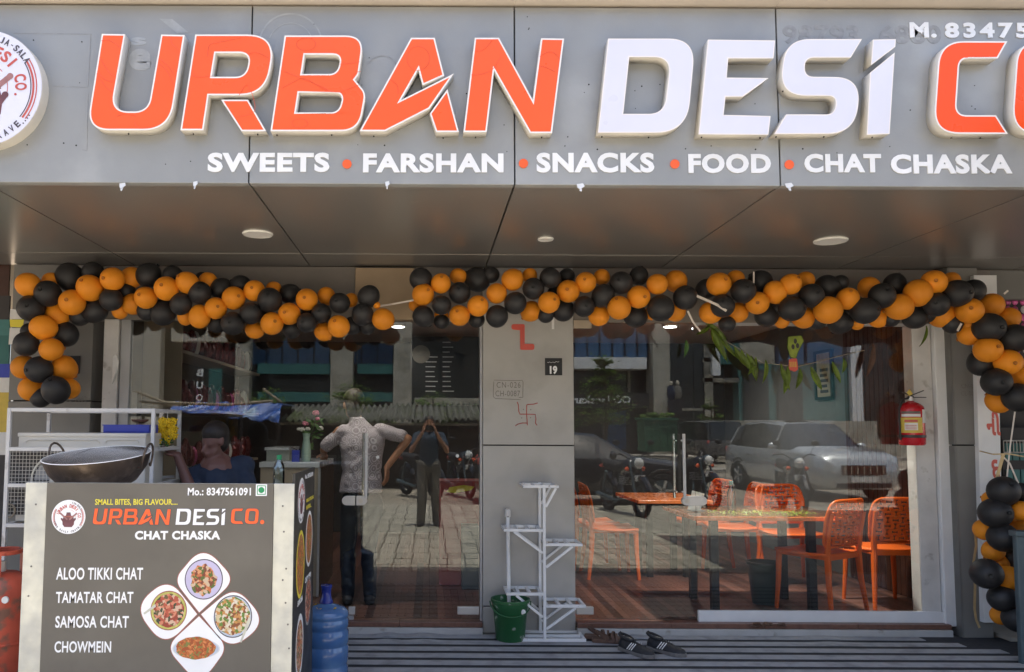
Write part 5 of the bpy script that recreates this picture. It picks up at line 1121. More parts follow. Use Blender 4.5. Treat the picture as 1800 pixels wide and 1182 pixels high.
# ================================================================= orange chairs
def chair_proto():
    t = thing('plastic_chair', 'x', 'chair', (0,0,0), 'orange perforated plastic chairs')
    b = B(); n = 8; vs = []
    for i in range(n+1):
        u = i/n; y = -.20+.41*u; w = .205+.012*math.sin(u*3.1); z = .455-.012*math.sin(u*math.pi)
        for s_ in (-1, -.5, 0, .5, 1): vs.append((s_*w, y, z-.008*(1-s_*s_)))
    fs = [(i*5+j, i*5+j+1, i*5+j+6, i*5+j+5) for i in range(n) for j in range(4)]; b.add(vs, fs); o = b.build('seat', 'chair', t, smooth=True); md = o.modifiers.new('s', 'SOLIDIFY'); md.thickness = .022; md.offset = -1
    B().box((-.20,-.205,.405),(.20,-.188,.437)).box((-.195,.19,.41),(.195,.205,.437)).box((-.207,-.19,.41),(-.193,.19,.437)).box((.193,-.19,.41),(.207,.19,.437)).build('apron', 'chair', t, bevel=.003)
    for sx in (-1, 1):
        b = B(); b.tube([(sx*.185,-.195,.45),(sx*.195,-.205,.25),(sx*.215,-.235,0)], [.026,.022,.016], 8, flat=.8); b.build('leg', 'chair', t, smooth=True)
        b = B(); b.tube([(sx*.18,.19,.44),(sx*.19,.195,.22),(sx*.20,.21,0)], [.024,.02,.015], 8, flat=.8); b.build('leg', 'chair', t, smooth=True)
        b = B(); b.tube([(sx*.185,-.195,.44),(sx*.195,-.215,.60),(sx*.195,-.245,.74)], [.024,.016,.014], 8, flat=.9); b.build('back_post', 'chair', t, smooth=True)
    # perforated backrest: flat curve with bone shaped holes, then bent
    cu = bpy.data.curves.new('backrest', 'CURVE'); cu.dimensions = '2D'; cu.fill_mode = 'BOTH'; cu.extrude = .005
    ol = rnd([(-.205,.50,.05),(.205,.50,.05),(.215,.70,.05),(.19,.835,.09),(-.19,.835,.09),(-.215,.70,.05)], 6)
    def addsp(pts):
        sp = cu.splines.new('POLY'); sp.points.add(len(pts)-1)
        for i, (x, y) in enumerate(pts): sp.points[i].co = (x, y, 0, 1)
        sp.use_cyclic_u = True
    addsp(ol); cs = .0525; L, e, wdt = .0265, .0150, .0062
    bone = [(-L,-e*.7),(-L+.004,-e),(-L+.010,-e*.9),(-L+.014,-wdt),(L-.014,-wdt),(L-.010,-e*.9),(L-.004,-e),(L,-e*.7),(L,e*.7),(L-.004,e),(L-.010,e*.9),(L-.014,wdt),(-L+.014,wdt),(-L+.010,e*.9),(-L+.004,e),(-L,e*.7)]
    for i in range(-3, 4):
        for j in range(7):
            x, z = i*cs*.98, .537+j*cs*.86
            lim = .185 if z < .78 else .155
            if abs(x) > lim or z > .81: continue
            v = (i+j) % 2; addsp([(x+(q[1] if v else q[0])*.86, z+(q[0] if v else q[1])*.80) for q in bone])
    o = bpy.data.objects.new('t', cu); me = bpy.data.meshes.new_from_object(o); bpy.data.objects.remove(o); bpy.data.curves.remove(cu)
    bm = bmesh.new(); bm.from_mesh(me); bmesh.ops.remove_doubles(bm, verts=bm.verts, dist=1e-6)
    for v in bm.verts:
        x, z, d = v.co.x, v.co.y, v.co.z; v.co = Vector((x, -.222-(z-.5)*.17 + 1.05*x*x + d, z))
    bm.to_mesh(me); bm.free(); me.materials.clear(); me.materials.append(K['chair']); finish(me, 'backrest', t)
    b = B(); P = [(x, -.222-(z-.5)*.17+1.05*x*x, z) for x, z in ol+[ol[0]]]; b.tube(P, .011, 8, cap=False); b.build('back_rim', 'chair', t, smooth=True)
    return t
ch0 = chair_proto(); first = True
for x, y, rz, lab in ((3.04,.38,32,'orange perforated chair closest to the right window, turned half left'), (3.68,.60,2,'orange perforated chair right of the half turned one, back to the street'),
    (1.74,1.80,-92,'orange chair at the left of the far orange table, nearer one'), (1.66,2.28,-86,'orange chair at the left of the far orange table, farther one, partly behind the pillar'),
    (2.95,1.95,84,'orange chair at the right of the far orange table, nearer one'), (2.82,2.45,95,'orange chair at the right of the far orange table, farther one'),
    (3.35,1.50,184,'orange chair on the far side of the window table')):
    c = ch0 if first else copy_tree(ch0); first = False
    c.scale = (1.09,1.05,1.04); c.location = (x, y, ZF+.0); c.rotation_euler = (0, 0, R(rz)); c['label'] = lab
def table(lab, x0, x1, y0, y1, h, legs, m='tabletop'):
    t = thing('dining_table', lab, 'table', ((x0+x1)/2, (y0+y1)/2, ZF), 'orange topped dining tables')
    B().box((x0,y0,ZF+h-.03),(x1,y1,ZF+h)).build('table_top', m, t, bevel=.003)
    for lx_, ly_ in legs: B().box((lx_-.028,ly_-.028,ZF),(lx_+.028,ly_+.028,ZF+h-.032)).build('leg', 'tableleg', t)
    return t
table('orange topped table with black legs seen through the right door', 1.93, 2.62, 1.48, 2.38, .74, ((2.10,1.75),(2.45,1.75),(2.10,2.15),(2.45,2.15)))
t = table('long table standing directly behind the right window with greenery on it', 2.0, 3.18, .14, .95, .74, ((2.2,.3),(2.95,.3),(2.2,.8),(2.95,.8)))
B().box((1.99,.13,ZF+.742),(3.19,.96,ZF+.748)).build('glass_sheet', 'glass', t)
gr = thing('greenery_runner', 'loose green sprigs lying along the window table', 'leaves', (2.5,.3,ZF+.75)); gr['kind'] = 'stuff'
b = B()
for i in range(520):
    x = random.uniform(2.15,2.95); y = random.uniform(.16,.34); z = ZF+.75+random.uniform(0,.022); a = random.uniform(0,6.28); d = Vector((math.cos(a),math.sin(a),random.uniform(0,.7)))*random.uniform(.01,.022); q = Vector((-math.sin(a),math.cos(a),0))*.005
    p = Vector((x,y,z)); b.add([p-q,p+d,p+q],[(0,1,2)])
b.build('sprig', 'leaf', gr)
t = thing('water_bottle', 'clear plastic water bottle on the window table', 'bottle', (2.42,.5,ZF+.749))
b = B(); b.lathe((2.42,.5,ZF+.75), [(.03,0),(.034,.01),(.034,.13),(.028,.16),(.014,.19),(.013,.21),(.001,.212)], 20); b.build('bottle_body', 'bottle', t, smooth=True); B().cyl((2.42,.5,ZF+.955),(2.42,.5,ZF+.985),.016,n=14).build('cap', 'tealpaper', t)
t = thing('napkin_stand', 'white slanted menu holder on the window table by the door edge', 'menu holder', (2.12,.45,ZF+.749))
B().bar((2.10,.45,ZF+.75),(2.14,.45,ZF+.90),.10,.008,up=(0,1,0)).build('card','paper',t); B().box((2.06,.40,ZF+.75),(2.18,.50,ZF+.756)).build('base','black',t)
b_ = thing('waste_bin', 'dark green bin under the window table', 'bin', (2.75,.42,ZF)); b = B(); b.lathe((2.72,.62,ZF+.002),[(.10,0),(.13,.30),(.14,.31),(.14,.33),(.125,.33),(.12,.30),(.095,.012),(.001,.012)],24); b.build('bin_body','bin',b_,smooth=True)
# ================================================================= counter, vase, left interior
cn = thing('cash_counter', 'tall counter with white top and walnut side behind the left window', 'counter', (-1.2,1.3,ZF))
cX0, cX1, cY0_, cY1_ = at(508,820,.78).x, at(562,820,.78).x, .78, 1.75; cz_ = at(530, 813, .78).z
B().box((cX0-.25,cY0_,cz_-.045),(cX1,cY1_,cz_)).build('counter_top','countertop',cn,bevel=.004)
B().box((cX0-.24,cY0_+.01,ZF),(cX1-.012,cY1_-.01,cz_-.047)).build('front_panel','counterside',cn); B().box((cX1-.010,cY0_+.005,ZF),(cX1+.006,cY1_-.01,cz_-.047)).build('side_panel','walnut',cn)
B().box((cX1-.012,cY0_-.004,ZF),(cX1+.008,cY0_+.004,cz_-.047)).build('edge_strip','offwhite',cn)
vp = at(538, 812, .9); vp.z = cz_; v_ = thing('flower_vase', 'pale green vase with pink and white flowers on the counter', 'vase', tuple(vp))
vh = at(538, 762, .9).z-cz_; b = B(); b.lathe(vp,[(.034,0),(.040,.01),(.042,vh*.35),(.036,vh*.6),(.027,vh*.8),(.034,vh),(.030,vh),(.02,vh*.8),(.001,vh*.75)],24); b.build('vase_body','vase',v_,smooth=True)
for fx, fy, m, r_ in ((555,727,'pink',.030),(558,737,'pink',.020),(537,745,'pink',.028),(531,756,'petalw',.024),(541,755,'petalw',.022),(563,754,'petalw',.026),(525,755,'petalw',.016)):
    p = at(fx, fy, .9); b = B()
    for k in range(16):
        a = 2.4*k; e = 1-k/16*1.3; d = Vector((math.cos(a)*math.cos(e),math.sin(a)*math.cos(e),math.sin(e))); b.ell(p+d*r_*.55,(r_*.55,r_*.5,r_*.45),7,5)
    b.build('flower', m, v_, smooth=True); B().tube([p, (p+Vector((vp.x,vp.y,vp.z+vh)))/2+Vector((.01,0,-.02)), Vector((vp.x,vp.y,vp.z+vh*.8))],.003,5).build('flower_stem','stem',v_)
b = B()
for k in range(26):
    p = at(random.uniform(533,566), random.uniform(738,790), .9+random.uniform(-.03,.03)); a = random.uniform(0,6.28); d = Vector((math.cos(a),0,math.sin(a)))*.035; q = Vector((-math.sin(a),.3,math.cos(a)))*.012; b.add([p-d,p-q,p+d,p+q],[(0,1,2,3)])
b.build('leaf','stem',v_)
ti = thing('tissue_box', 'small bright blue box on the counter beside the vase', 'box', tuple(at(520,812,.85))); p = at(520,812,.85); B().box((p.x-.03,.82,cz_+.001),(p.x+.03,.88,cz_+.10)).build('box_body','blue',ti,bevel=.003); B().bar((p.x+.01,.85,cz_+.10),(p.x-.05,.84,cz_+.13),.004,.004).build('pen','black',ti)
wb = thing('water_bottle', 'small clear bottle with green cap left of the counter, above the cart', 'bottle', tuple(at(490,846,-1.2)))
p = at(490, 846, -1.5); p.z = cz-.061; B().lathe(p,[(.03,0),(.032,.01),(.032,.10),(.026,.13),(.014,.15),(.012,.155),(.001,.155)],18).build('bottle_body','bottle',wb,smooth=True); B().cyl(p+Vector((0,0,.155)),p+Vector((0,0,.18)),.014,n=12).build('cap','green',wb)
fc = thing('display_cooler', 'pale frosted display cabinet behind the left window', 'cabinet', (-1.9,1.4,ZF))
a, c = at(464,1000,1.0), at(515,792,1.0); B().box((a.x,1.0,ZF),(c.x-.03,1.5,c.z)).build('cabinet_body','frost',fc,bevel=.006); B().box((a.x-.01,.98,c.z+.001),(c.x-.03,1.52,c.z+.025)).build('lid','countertop',fc)
# shelves of packets on the left inner wall
sh = thing('snack_shelf', 'wall shelves filled with dark red snack packets at the left inside wall', 'shelf', (-2.5,3,ZF))
for z in (1.05,1.62,2.15,2.6): B().box((-2.6,1.3,z-.03),(-2.25,4.6,z)).build('shelf_board','counterside',sh)
B().box((-2.6,1.27,ZF),(-2.25,1.30,2.6)).build('shelf_side','counterside',sh)
for i, z in enumerate((1.05,1.62,2.15)):
    pk = bpy.data.meshes.new('packet')
    for j in range(22):
        y = 1.42+j*.145; b = B(); h_ = random.uniform(.2,.3); b.ell((-2.38+random.uniform(-.02,.02),y,z+h_/2),(.055,.06,h_/2),8,6); o = b.build('packet',['brownpack','pinkpack','paper','label_y'][0 if j % 5 else random.choice((1,0,2))],sh,smooth=True)
# menu board at the back
mY = 3.8; mb = thing('menu_board', 'black hanging menu board with grey lines at the back of the shop', 'menu board', tuple(at(765,705,mY)))
a, c = at(722,712,mY), at(842,592,mY); B().box((a.x,mY,a.z),(c.x,mY+.03,c.z)).build('board','menu',mb)
p = at(740, 623, mY-.002); B().cyl(p,p+Vector((0,-.003,0)),16/sc(mY),n=28).build('round_emblem','banner',mb)
b = B()
for i in range(11):
    for x0, x1 in ((748,772),(778,800)):
        if i < 3 and x0 < 750: continue
        p = at(x0, 602+i*8.6, mY-.003); q = at(x1-random.uniform(2,10), 602+i*8.6, mY-.003); b.box((p.x,mY-.004,p.z-.006),(q.x,mY-.002,p.z+.006))
b.build('menu_line','chalk',mb)
rb_ = thing('red_carton', 'red carton with yellow print standing inside behind the left door', 'carton', tuple(at(805,1000,1.3)))
a, c = at(772,952,1.3), at(846,846,1.3); B().box((a.x,1.3,ZF),(c.x,1.65,c.z)).build('carton_body','redbox',rb_,bevel=.004)
B().prism([(at(x,y,1.298).x,at(x,y,1.298).z) for x,y in ((785,865),(800,867),(828,862),(834,856),(815,853),(790,857))],1.296,1.299).build('yellow_print','yellow',rb_)
gb = thing('grey_crate', 'small grey crate on the floor behind the left door', 'crate', tuple(at(828,962,1.15))); a, c = at(812,990,1.1), at(842,925,1.1); B().box((a.x,1.1,ZF),(c.x,1.29,c.z)).build('crate_body','bluegrey',gb,bevel=.004)
mats_ = thing('wall_switch_panel', 'two pale framed notices on the inner left wall', 'notice', (-2.6,1.0,1.6)); 
for y_, z_ in ((.75,1.75),(.95,1.45)): B().box((-2.615,y_,z_),(-2.605,y_+.22,z_+.3)).build('notice_sheet','paper',mats_)

# ================================================================= people
def blob(name, m, parent, items, vox=.011, smooth=3, fold=0):
    b = B()
    for it in items:
        if it[0] == 'c':
            _, p, q, r0, r1 = it; p, q = Vector(p), Vector(q); n = 5
            P = [p.lerp(q, k/n) for k in range(n+1)]; b.tube(P, [r0+(r1-r0)*k/n for k in range(n+1)], 14); b.ell(p,(r0,)*3,14,8); b.ell(q,(r1,)*3,14,8)
        elif it[0] == 'l':
            n = 24; o0 = len(b.v); N = len(it[1])
            for c, rx, ry in it[1]:
                for j in range(n): a = 2*math.pi*j/n; b.v.append(Vector(c)+Vector((rx*abs(math.cos(a))**.85*(1 if math.cos(a) > 0 else -1), ry*math.sin(a), 0)))
            for i in range(N-1):
                for j in range(n): b.f.append([o0+i*n+j, o0+i*n+(j+1) % n, o0+(i+1)*n+(j+1) % n, o0+(i+1)*n+j]); b.m.append(0)
            b.f.append([o0+j for j in range(n)][::-1]); b.m.append(0); b.f.append([o0+(N-1)*n+j for j in range(n)]); b.m.append(0)
        else: b.ell(it[1], it[2], 18, 12, M=it[3] if len(it) > 3 else None)
    o = b.build(name, m, parent, smooth=True); md = o.modifiers.new('r', 'REMESH'); md.mode = 'VOXEL'; md.voxel_size = vox; md.use_smooth_shade = True
    s_ = o.modifiers.new('s', 'SMOOTH'); s_.iterations = smooth; s_.factor = .5
    if fold:
        tx = bpy.data.textures.get('cloth_folds') or bpy.data.textures.new('cloth_folds', 'CLOUDS'); tx.noise_scale = .09; tx.noise_depth = 1
        dm = o.modifiers.new('d', 'DISPLACE'); dm.texture = tx; dm.strength = fold; dm.mid_level = .5
    return o
def hand(base, d, up, s=1.0):
    """palm and five bent fingers; d = direction of the fingers, up = back of the hand"""
    d, up = Vector(d).normalized(), Vector(up).normalized(); sd_ = d.cross(up).normalized(); it = []
    base = Vector(base)
    for k in range(4):
        r0 = base+sd_*(k-1.5)*.019*s; r1_ = r0+d*.085*s; it.append(('c', base+sd_*(k-1.5)*.012*s, r1_, .014*s, .012*s))
        L = (.062,.075,.070,.055)[k]*s; k1 = r1_+d*L*.5-up*.010*s; k2 = k1+d*L*.42-up*.026*s; it += [('c', r1_, k1, .0105*s, .0095*s), ('c', k1, k2, .0095*s, .008*s)]
    t0 = base-sd_*.028*s+d*.02*s; t1 = t0-sd_*.028*s+d*.035*s-up*.01*s; t2 = t1+d*.032*s-sd_*.006*s-up*.012*s; it += [('c', base, t0, .015*s, .013*s), ('c', t0, t1, .013*s, .011*s), ('c', t1, t2, .011*s, .009*s)]
    return it
def head_items(c, s=1.0, face=(0,1,0)):
    f = Vector(face).normalized(); sd_ = f.cross(UZ).normalized(); c = Vector(c); Mx = Matrix((sd_, f, UZ)).transposed()
    it = [('e', c+UZ*.03*s, (.076*s,.093*s,.095*s), Mx), ('e', c-UZ*.045*s+f*.018*s, (.058*s,.066*s,.065*s), Mx), ('e', c-UZ*.085*s+f*.045*s, (.030*s,.030*s,.025*s), Mx),
          ('c', c+UZ*.015*s+f*.088*s, c-UZ*.022*s+f*.108*s, .010*s, .014*s), ('e', c-UZ*.052*s+f*.083*s, (.026*s,.012*s,.009*s), Mx)]
    for s_ in (-1,1): it += [('e', c+sd_*s_*.078*s-UZ*.005*s, (.010*s,.020*s,.032*s), Mx), ('e', c+sd_*s_*.03*s+f*.078*s+UZ*.012*s, (.015*s,.010*s,.009*s), Mx)]
    return it
def hair_items(c, s=1.0, face=(0,1,0), k=1.0):
    f = Vector(face).normalized(); sd_ = f.cross(UZ).normalized(); c = Vector(c); Mx = Matrix((sd_, f, UZ)).transposed()
    return [('e', c+UZ*.05*s-f*.012*s, (.086*s*k,.098*s*k,.088*s*k), Mx), ('e', c+UZ*.0*s-f*.045*s, (.080*s*k,.060*s*k,.085*s*k), Mx)]
def Pp(px, py, Y, dy=0): return at(px, py, Y)+Vector((0,dy,0))
# customer seen from behind, hand on hip
cp = thing('person', 'person in patterned short sleeved shirt and black trousers seen from behind at the counter', 'person', (at(635,1058,.52).x,.52,ZF))
Yc = .52; hd = Pp(620,712,Yc,.05); nk = Pp(627,727,Yc,.0); face = (-.45,.9,-.1)
shL, shR = Pp(596,757,Yc), Pp(678,755,Yc); elR, wrR = Pp(717,772,Yc,-.03), Pp(680,822,Yc,-.02); elL, wrL = Pp(568,790,Yc,.06), Pp(560,803,Yc,.30)
hip = Pp(636,872,Yc); aL, aR = Pp(612,1046,Yc,.0), Pp(650,1048,Yc,.02); kL, kR = Pp(611,962,Yc,.01), Pp(648,962,Yc,.02); hL, hR = Pp(618,885,Yc), Pp(655,885,Yc)
it = head_items(hd, 1.0, face)+[('c', hd-UZ*.04, nk-UZ*.05+Vector((0,.02,0)), .048, .046), ('c', shL, elL, .034, .036), ('c', elL, wrL, .036, .024), ('c', shR, elR, .034, .036), ('c', elR, wrR, .037, .025), ('c', (shL+shR)/2-UZ*.13, hip, .085, .085),
     ('c', hL, kL, .07, .05), ('c', kL, aL, .048, .034), ('c', hR, kR, .07, .05), ('c', kR, aR, .048, .034)]
it += hand(wrR, Vector((.02,-.03,-1)), (1,-.4,0), .95)+hand(wrL, (-.1,1,-.05), (0,0,1), .95)
blob('body', 'skin', cp, it, .0085, 2)
ctr = (shL+shR)/2; hem = Pp(634,866,Yc)
cyw = Vector((0,.005,0)); hz = hem.z; tz = (shL.z+shR.z)/2; cxh = hem.x; cxt = (shL.x+shR.x)/2
prof_ = [(0,.172,.118),(.15,.166,.118),(.35,.158,.112),(.55,.165,.115),(.75,.182,.118),(.88,.186,.108),(.98,.158,.086),(1.06,.112,.068),(1.13,.070,.060),(1.21,.060,.058)]
it = [('l', [(Vector((cxh+(cxt-cxh)*u+(nk.x-cxt)*max(0,(u-.9)/.3), Yc+.01, hz+(tz-hz)*u)), rx, ry) for u, rx, ry in prof_]),
      ('c', shL+Vector((.045,0,-.005)), shL.lerp(elL,.80), .058, .056), ('c', shR+Vector((-.045,0,-.005)), shR.lerp(elR,.72), .058, .054)]
so_ = blob('shirt', 'shirt', cp, it, .009, 5, .022)
it = [('e', Pp(636,880,Yc), (.155,.112,.13)), ('c', hL, kL, .088, .066), ('c', kL, aL+UZ*.0, .066, .052), ('c', hR, kR, .088, .066), ('c', kR, aR, .066, .052)]
blob('trousers', 'jeans', cp, it, .012, 3, .018); blob('hair', 'hairbrown', cp, hair_items(hd, 1.0, face)+[('e', hd+Vector((.015,-.05,-.055)), (.062,.045,.06))], .012, 2)
for a_ in (aL, aR): blob('shoe', 'shoe', cp, [('c', Vector((a_.x,a_.y-.04,ZF+.035)), Vector((a_.x-.01,a_.y+.15,ZF+.03)), .045, .04)], .012, 2)
# vendor behind the cart
vd = thing('person', 'person in navy shirt bending behind the food cart, arm raised to the rack', 'person', (at(375,1100,-.62).x,-.7,G))
Yv = -.62; hd = Pp(378,775,Yv,-.02); face = (-.5,-.75,-.45); sL, sR = Pp(338,838,Yv,-.03), Pp(425,822,Yv,.05); hip = Vector(((sL.x+sR.x)/2+.12, Yv+.15, G+.93))
eL, wL = Pp(352,868,Yv,-.16), Pp(322,800,Yv,-.12); eR = Pp(445,880,Yv,-.05); wR = Vector((eR.x-.12, Yv-.22, eR.z-.12))
it = head_items(hd,.98,face)+[('c', hd-UZ*.05, (sL+sR)/2+UZ*.03, .052, .06), ('c', sL, eL, .048, .042), ('c', eL, wL, .042, .028), ('c', sR, eR, .046, .038), ('c', eR, wR, .036, .025), ('c', (sL+sR)/2, hip, .13, .12),
    ('c', hip+Vector((-.09,0,0)), Vector((hip.x-.1,Yv+.1,G+.48)), .075,.052), ('c', Vector((hip.x-.1,Yv+.1,G+.48)), Vector((hip.x-.1,Yv+.12,G+.08)), .05,.036), ('c', hip+Vector((.09,0,0)), Vector((hip.x+.1,Yv+.1,G+.48)), .075,.052), ('c', Vector((hip.x+.1,Yv+.1,G+.48)), Vector((hip.x+.1,Yv+.12,G+.08)), .05,.036)]
it += hand(wL, (-.55,-.1,.35), (-.2,-.2,1), .95)+hand(wR, (-.4,-.6,-.4), (0,0,1), .95)
blob('body', 'skin2', vd, it, .0085, 2)
blob('shirt', 'navy', vd, [('c', (sL+sR)/2-UZ*.05, hip+UZ*.08, .15, .135), ('c', sL+Vector((.03,0,0)), sR, .075, .08), ('c', sL, sL.lerp(eL,.55), .064,.06), ('c', sR, sR.lerp(eR,.8), .066,.06)], .011, 3, .022)
blob('trousers', 'jeans', vd, [('c', hip-Vector((.05,0,0)), hip+Vector((.05,0,0)), .13,.13), ('c', hip+Vector((-.09,0,0)), Vector((hip.x-.1,Yv+.12,G+.10)), .09,.055), ('c', hip+Vector((.09,0,0)), Vector((hip.x+.1,Yv+.12,G+.10)), .09,.055)], .013, 3)
for s_ in (-1,1): blob('shoe', 'shoe', vd, [('c', Vector((hip.x+s_*.1,Yv+.14,G+.04)), Vector((hip.x+s_*.12,Yv-.06,G+.035)), .045,.038)], .012, 2)
blob('hair', 'hair', vd, hair_items(hd,.98,(-.5,-.75,0),1.02), .012, 2)
# photographer (standing at the camera, seen only as a reflection)
fg = thing('person', 'photographer in dark blue shirt holding up a phone, reflected in the left door', 'person', (0,-6.3,G))
hd = Vector((0,-6.27,1.50)); face = (0,1,0); nk = Vector((0,-6.3,1.38)); sL, sR = Vector((-.19,-6.3,1.32)), Vector((.19,-6.3,1.32)); eL, eR = Vector((-.27,-6.16,1.10)), Vector((.27,-6.16,1.10)); wL, wR = Vector((-.10,-6.05,1.38)), Vector((.10,-6.05,1.38)); hip = Vector((0,-6.32,.88))
it = head_items(hd,1,face)+[('c', hd-UZ*.05, nk-UZ*.02,.052,.06), ('c', sL,eL,.046,.038),('c', eL,wL,.036,.025),('c', sR,eR,.046,.038),('c', eR,wR,.036,.025),('c', (sL+sR)/2-UZ*.08,hip,.125,.12)]
for s_ in (-1,1): it += [('c', hip+Vector((s_*.09,0,-.02)), Vector((s_*.11,-6.3,.42)),.078,.052),('c', Vector((s_*.11,-6.3,.42)), Vector((s_*.12,-6.32,-.01)),.05,.036)]
it += hand(wL,(.25,.25,1),(-1,.2,0),.95)+hand(wR,(-.25,.25,1),(1,.2,0),.95)
blob('body','skin',fg,it,.010,2)
blob('shirt','shirtblue',fg,[('c',(sL+sR)/2-UZ*.06,hip+UZ*.03,.145,.14),('c',sL+Vector((.03,0,0)),sR-Vector((.03,0,0)),.07,.07),('c',sL,sL.lerp(eL,.6),.062,.06),('c',sR,sR.lerp(eR,.6),.062,.06)],.014,3)
blob('trousers','khaki',fg,[('c',hip-Vector((.05,0,0)),hip+Vector((.05,0,0)),.13,.13)]+[('c',hip+Vector((s_*.09,0,-.02)),Vector((s_*.12,-6.32,.02)),.095,.065) for s_ in (-1,1)],.014,3)
blob('hair','hair',fg,hair_items(hd,1,face),.014,2)
for s_ in (-1,1): blob('shoe','shoe',fg,[('c',Vector((s_*.12,-6.34,G+.03)),Vector((s_*.14,-6.15,G+.025)),.045,.04)],.014,2)
pho = thing('phone','dark phone held up by the reflected photographer','phone',(0,-6.0,1.4)); B().box((-.08,-6.02,1.41),(.08,-6.01,1.49)).build('phone_body','black',pho,bevel=.004)
# ================================================================= street across, seen as reflections in the glass
def rf(px, py, D): p = at(px, py, D); return Vector((p.x, -D, p.z))
def bxr(px0, px1, py0, py1, D, dep, name, m, parent, z0=None, z1=None):
    a, c = rf(px0, py1, D), rf(px1, py0, D)
    return B().box((a.x, -D-dep, a.z if z0 is None else z0), (c.x, -D, c.z if z1 is None else z1)).build(name, m, parent)
TOP = 19.0
D = 40
bA = thing('concrete_arcade_building', 'concrete framed building with teal bands across the street', 'building', (-8,-44,G))
a, c = rf(-350, 700, D+3), rf(1003, 700, D+3); B().box((a.x,-D-12,G),(c.x,-D-3,TOP)).build('wall','darkgl',bA)
for x0, x1, m in ((-140,-110,'concrete'),(40,62,'concrete'),(218,300,'beige'),(428,452,'concrete'),(590,628,'concrete'),(697,728,'concrete'),(850,875,'concrete'),(980,1003,'concrete')):
    bxr(x0,x1,0,0,D,.8,'column',m,bA,z0=G,z1=TOP)
for y0, y1, m in ((640,657,'teal'),(690,706,'teal')):
    for x0, x1 in ((452.5,589.5),(628.5,696.5)): bxr(x0,x1,y0,y1,D+.2,.6,'teal_band',m,bA)
bxr(628.5,696.5,594,602,D,.7,'beam','concrete',bA); bxr(728.5,849.5,700,712,D,.7,'beam','concrete',bA); bxr(300.5,427.5,560,600,D,.7,'beam','beige',bA)
for i in range(7):
    z = 5+i*2.4; B().box((rf(-350,0,D).x,-D-1.4,z+4.2),(rf(1003,0,D).x,-D-.85,z+4.5)).build('floor_slab','concrete',bA)
t_ = bxr(365,390,648,740,D,.2,'vertical_sign','teal',bA)
for i, ch in enumerate('BUO'):
    p = rf(385-0, 0, D-.03); text(ch, 'sign_letter', 'facew', bA, Vector((rf(372,0,D).x+.1, -D+.06, rf(370,662+i*22,D).z)), Vector((-1,0,0)), UZ, .38, .42, bold=.03, depth=.04)
for i in range(9):
    for j in range(4): a, c = rf(455+i*27, 0, D+2.9), rf(455+i*27+24, 0, D+2.9); B().box((a.x,-D-2.98,5.3+j*3.2),(c.x,-D-2.9,7.6+j*3.2)).build('window','bluegl',bA)
text('SIIIIG', 'sign_letter', 'facew', bA, Vector((rf(628,0,D).x, -D-.18, rf(0,655,D).z)), Vector((-1,0,0)), UZ, 1.5, .38, depth=.03) if False else None
bB = thing('glass_office_building', 'blue glazed building with white band and black shop sign across the street', 'building', (12,-44,G))
a, c = rf(1004,0,D+2), rf(1137,0,D+2); B().box((a.x,-D-12,G),(c.x,-D-2,TOP)).build('wall','darkgl',bB)
bxr(1004,1137,560,628,D+.5,1.4,'glass_band','bluegl',bB,z1=TOP); bxr(1004,1137,628.5,648,D+.2,1.6,'white_band','facew',bB)
for i in range(6): bxr(1010+i*22,1011+i*22,560,628,D+.4,.08,'mullion','dark',bB,z1=TOP)
bxr(1004,1141,691,717,D-.3,.5,'shop_sign','signblk',bB)
for (w_, x0, x1, y0, y1) in (('lenskart', 1000, 1072, 696, 710),):
    a, c = rf(x1, y1, D-.32), rf(x0, y0, D-.32); text(w_, 'sign_letter', 'facew', bB, Vector((a.x, -D+.34, a.z)), Vector((-1,0,0)), UZ, a.x-c.x, c.z-a.z, bold=.03, depth=.03)
for x in (1086,1101):
    p = rf(x,703,D-.34); b = B(); b.tube([p+Vector((.2*math.cos(k*.4),0,.17*math.sin(k*.4))) for k in range(17)],.05,6,cap=False); b.build('sign_logo_ring','facew',bB)
for x0, x1, y0, y1, m in ((1015,1060,722,790,'walldark'),(1066,1100,722,790,'bluegl'),(1058,1064,720,790,'concrete'),(1104,1108,650,690,'concrete')): bxr(x0,x1,y0,y1,D+1.8,.1,'shop_bay',m,bB)
cpl = thing('street_column_building', 'tall concrete column and dark shop bays across the street', 'building', (16,-41,G)); bxr(1138,1167,0,0,D-.2,1.5,'column','concrete',cpl,z0=G,z1=TOP)
a, c = rf(1167.5,0,D+1), rf(1236,0,D+1); B().box((a.x,-D-11,G),(c.x,-D-1,TOP)).build('wall','darkgl',cpl)
bxr(1170,1236,718,722,D,.4,'canopy','concrete',cpl)
for x, m1, m2 in ((1180,'navy','jeans'),(1192,'khaki','jeans')):
    p = rf(x, 720, D-.2); t = thing('shop_mannequin', 'dressed mannequin in the window across the street, %s' % ('navy top' if m1 == 'navy' else 'tan top'), 'mannequin', tuple(p))
    b = B(); b.ell(p+Vector((0,0,1.5)),(.12,.12,.15),10,8); b.build('head','beige',t); b = B(); b.ell(p+Vector((0,0,.95)),(.25,.16,.45),12,8); b.build('top',m1,t); B().box(p+Vector((-.2,-.1,-.2)),p+Vector((.2,.1,.55))).build('lower',m2,t)
bC = thing('teal_building', 'grey and dark green building with white pier at the far right of the reflection', 'building', (30,-45,G))
a, c = rf(1237,0,D+2), rf(1900,0,D+2); B().box((a.x,-D-12,G),(c.x,-D-2,TOP)).build('wall','darkgl',bC)
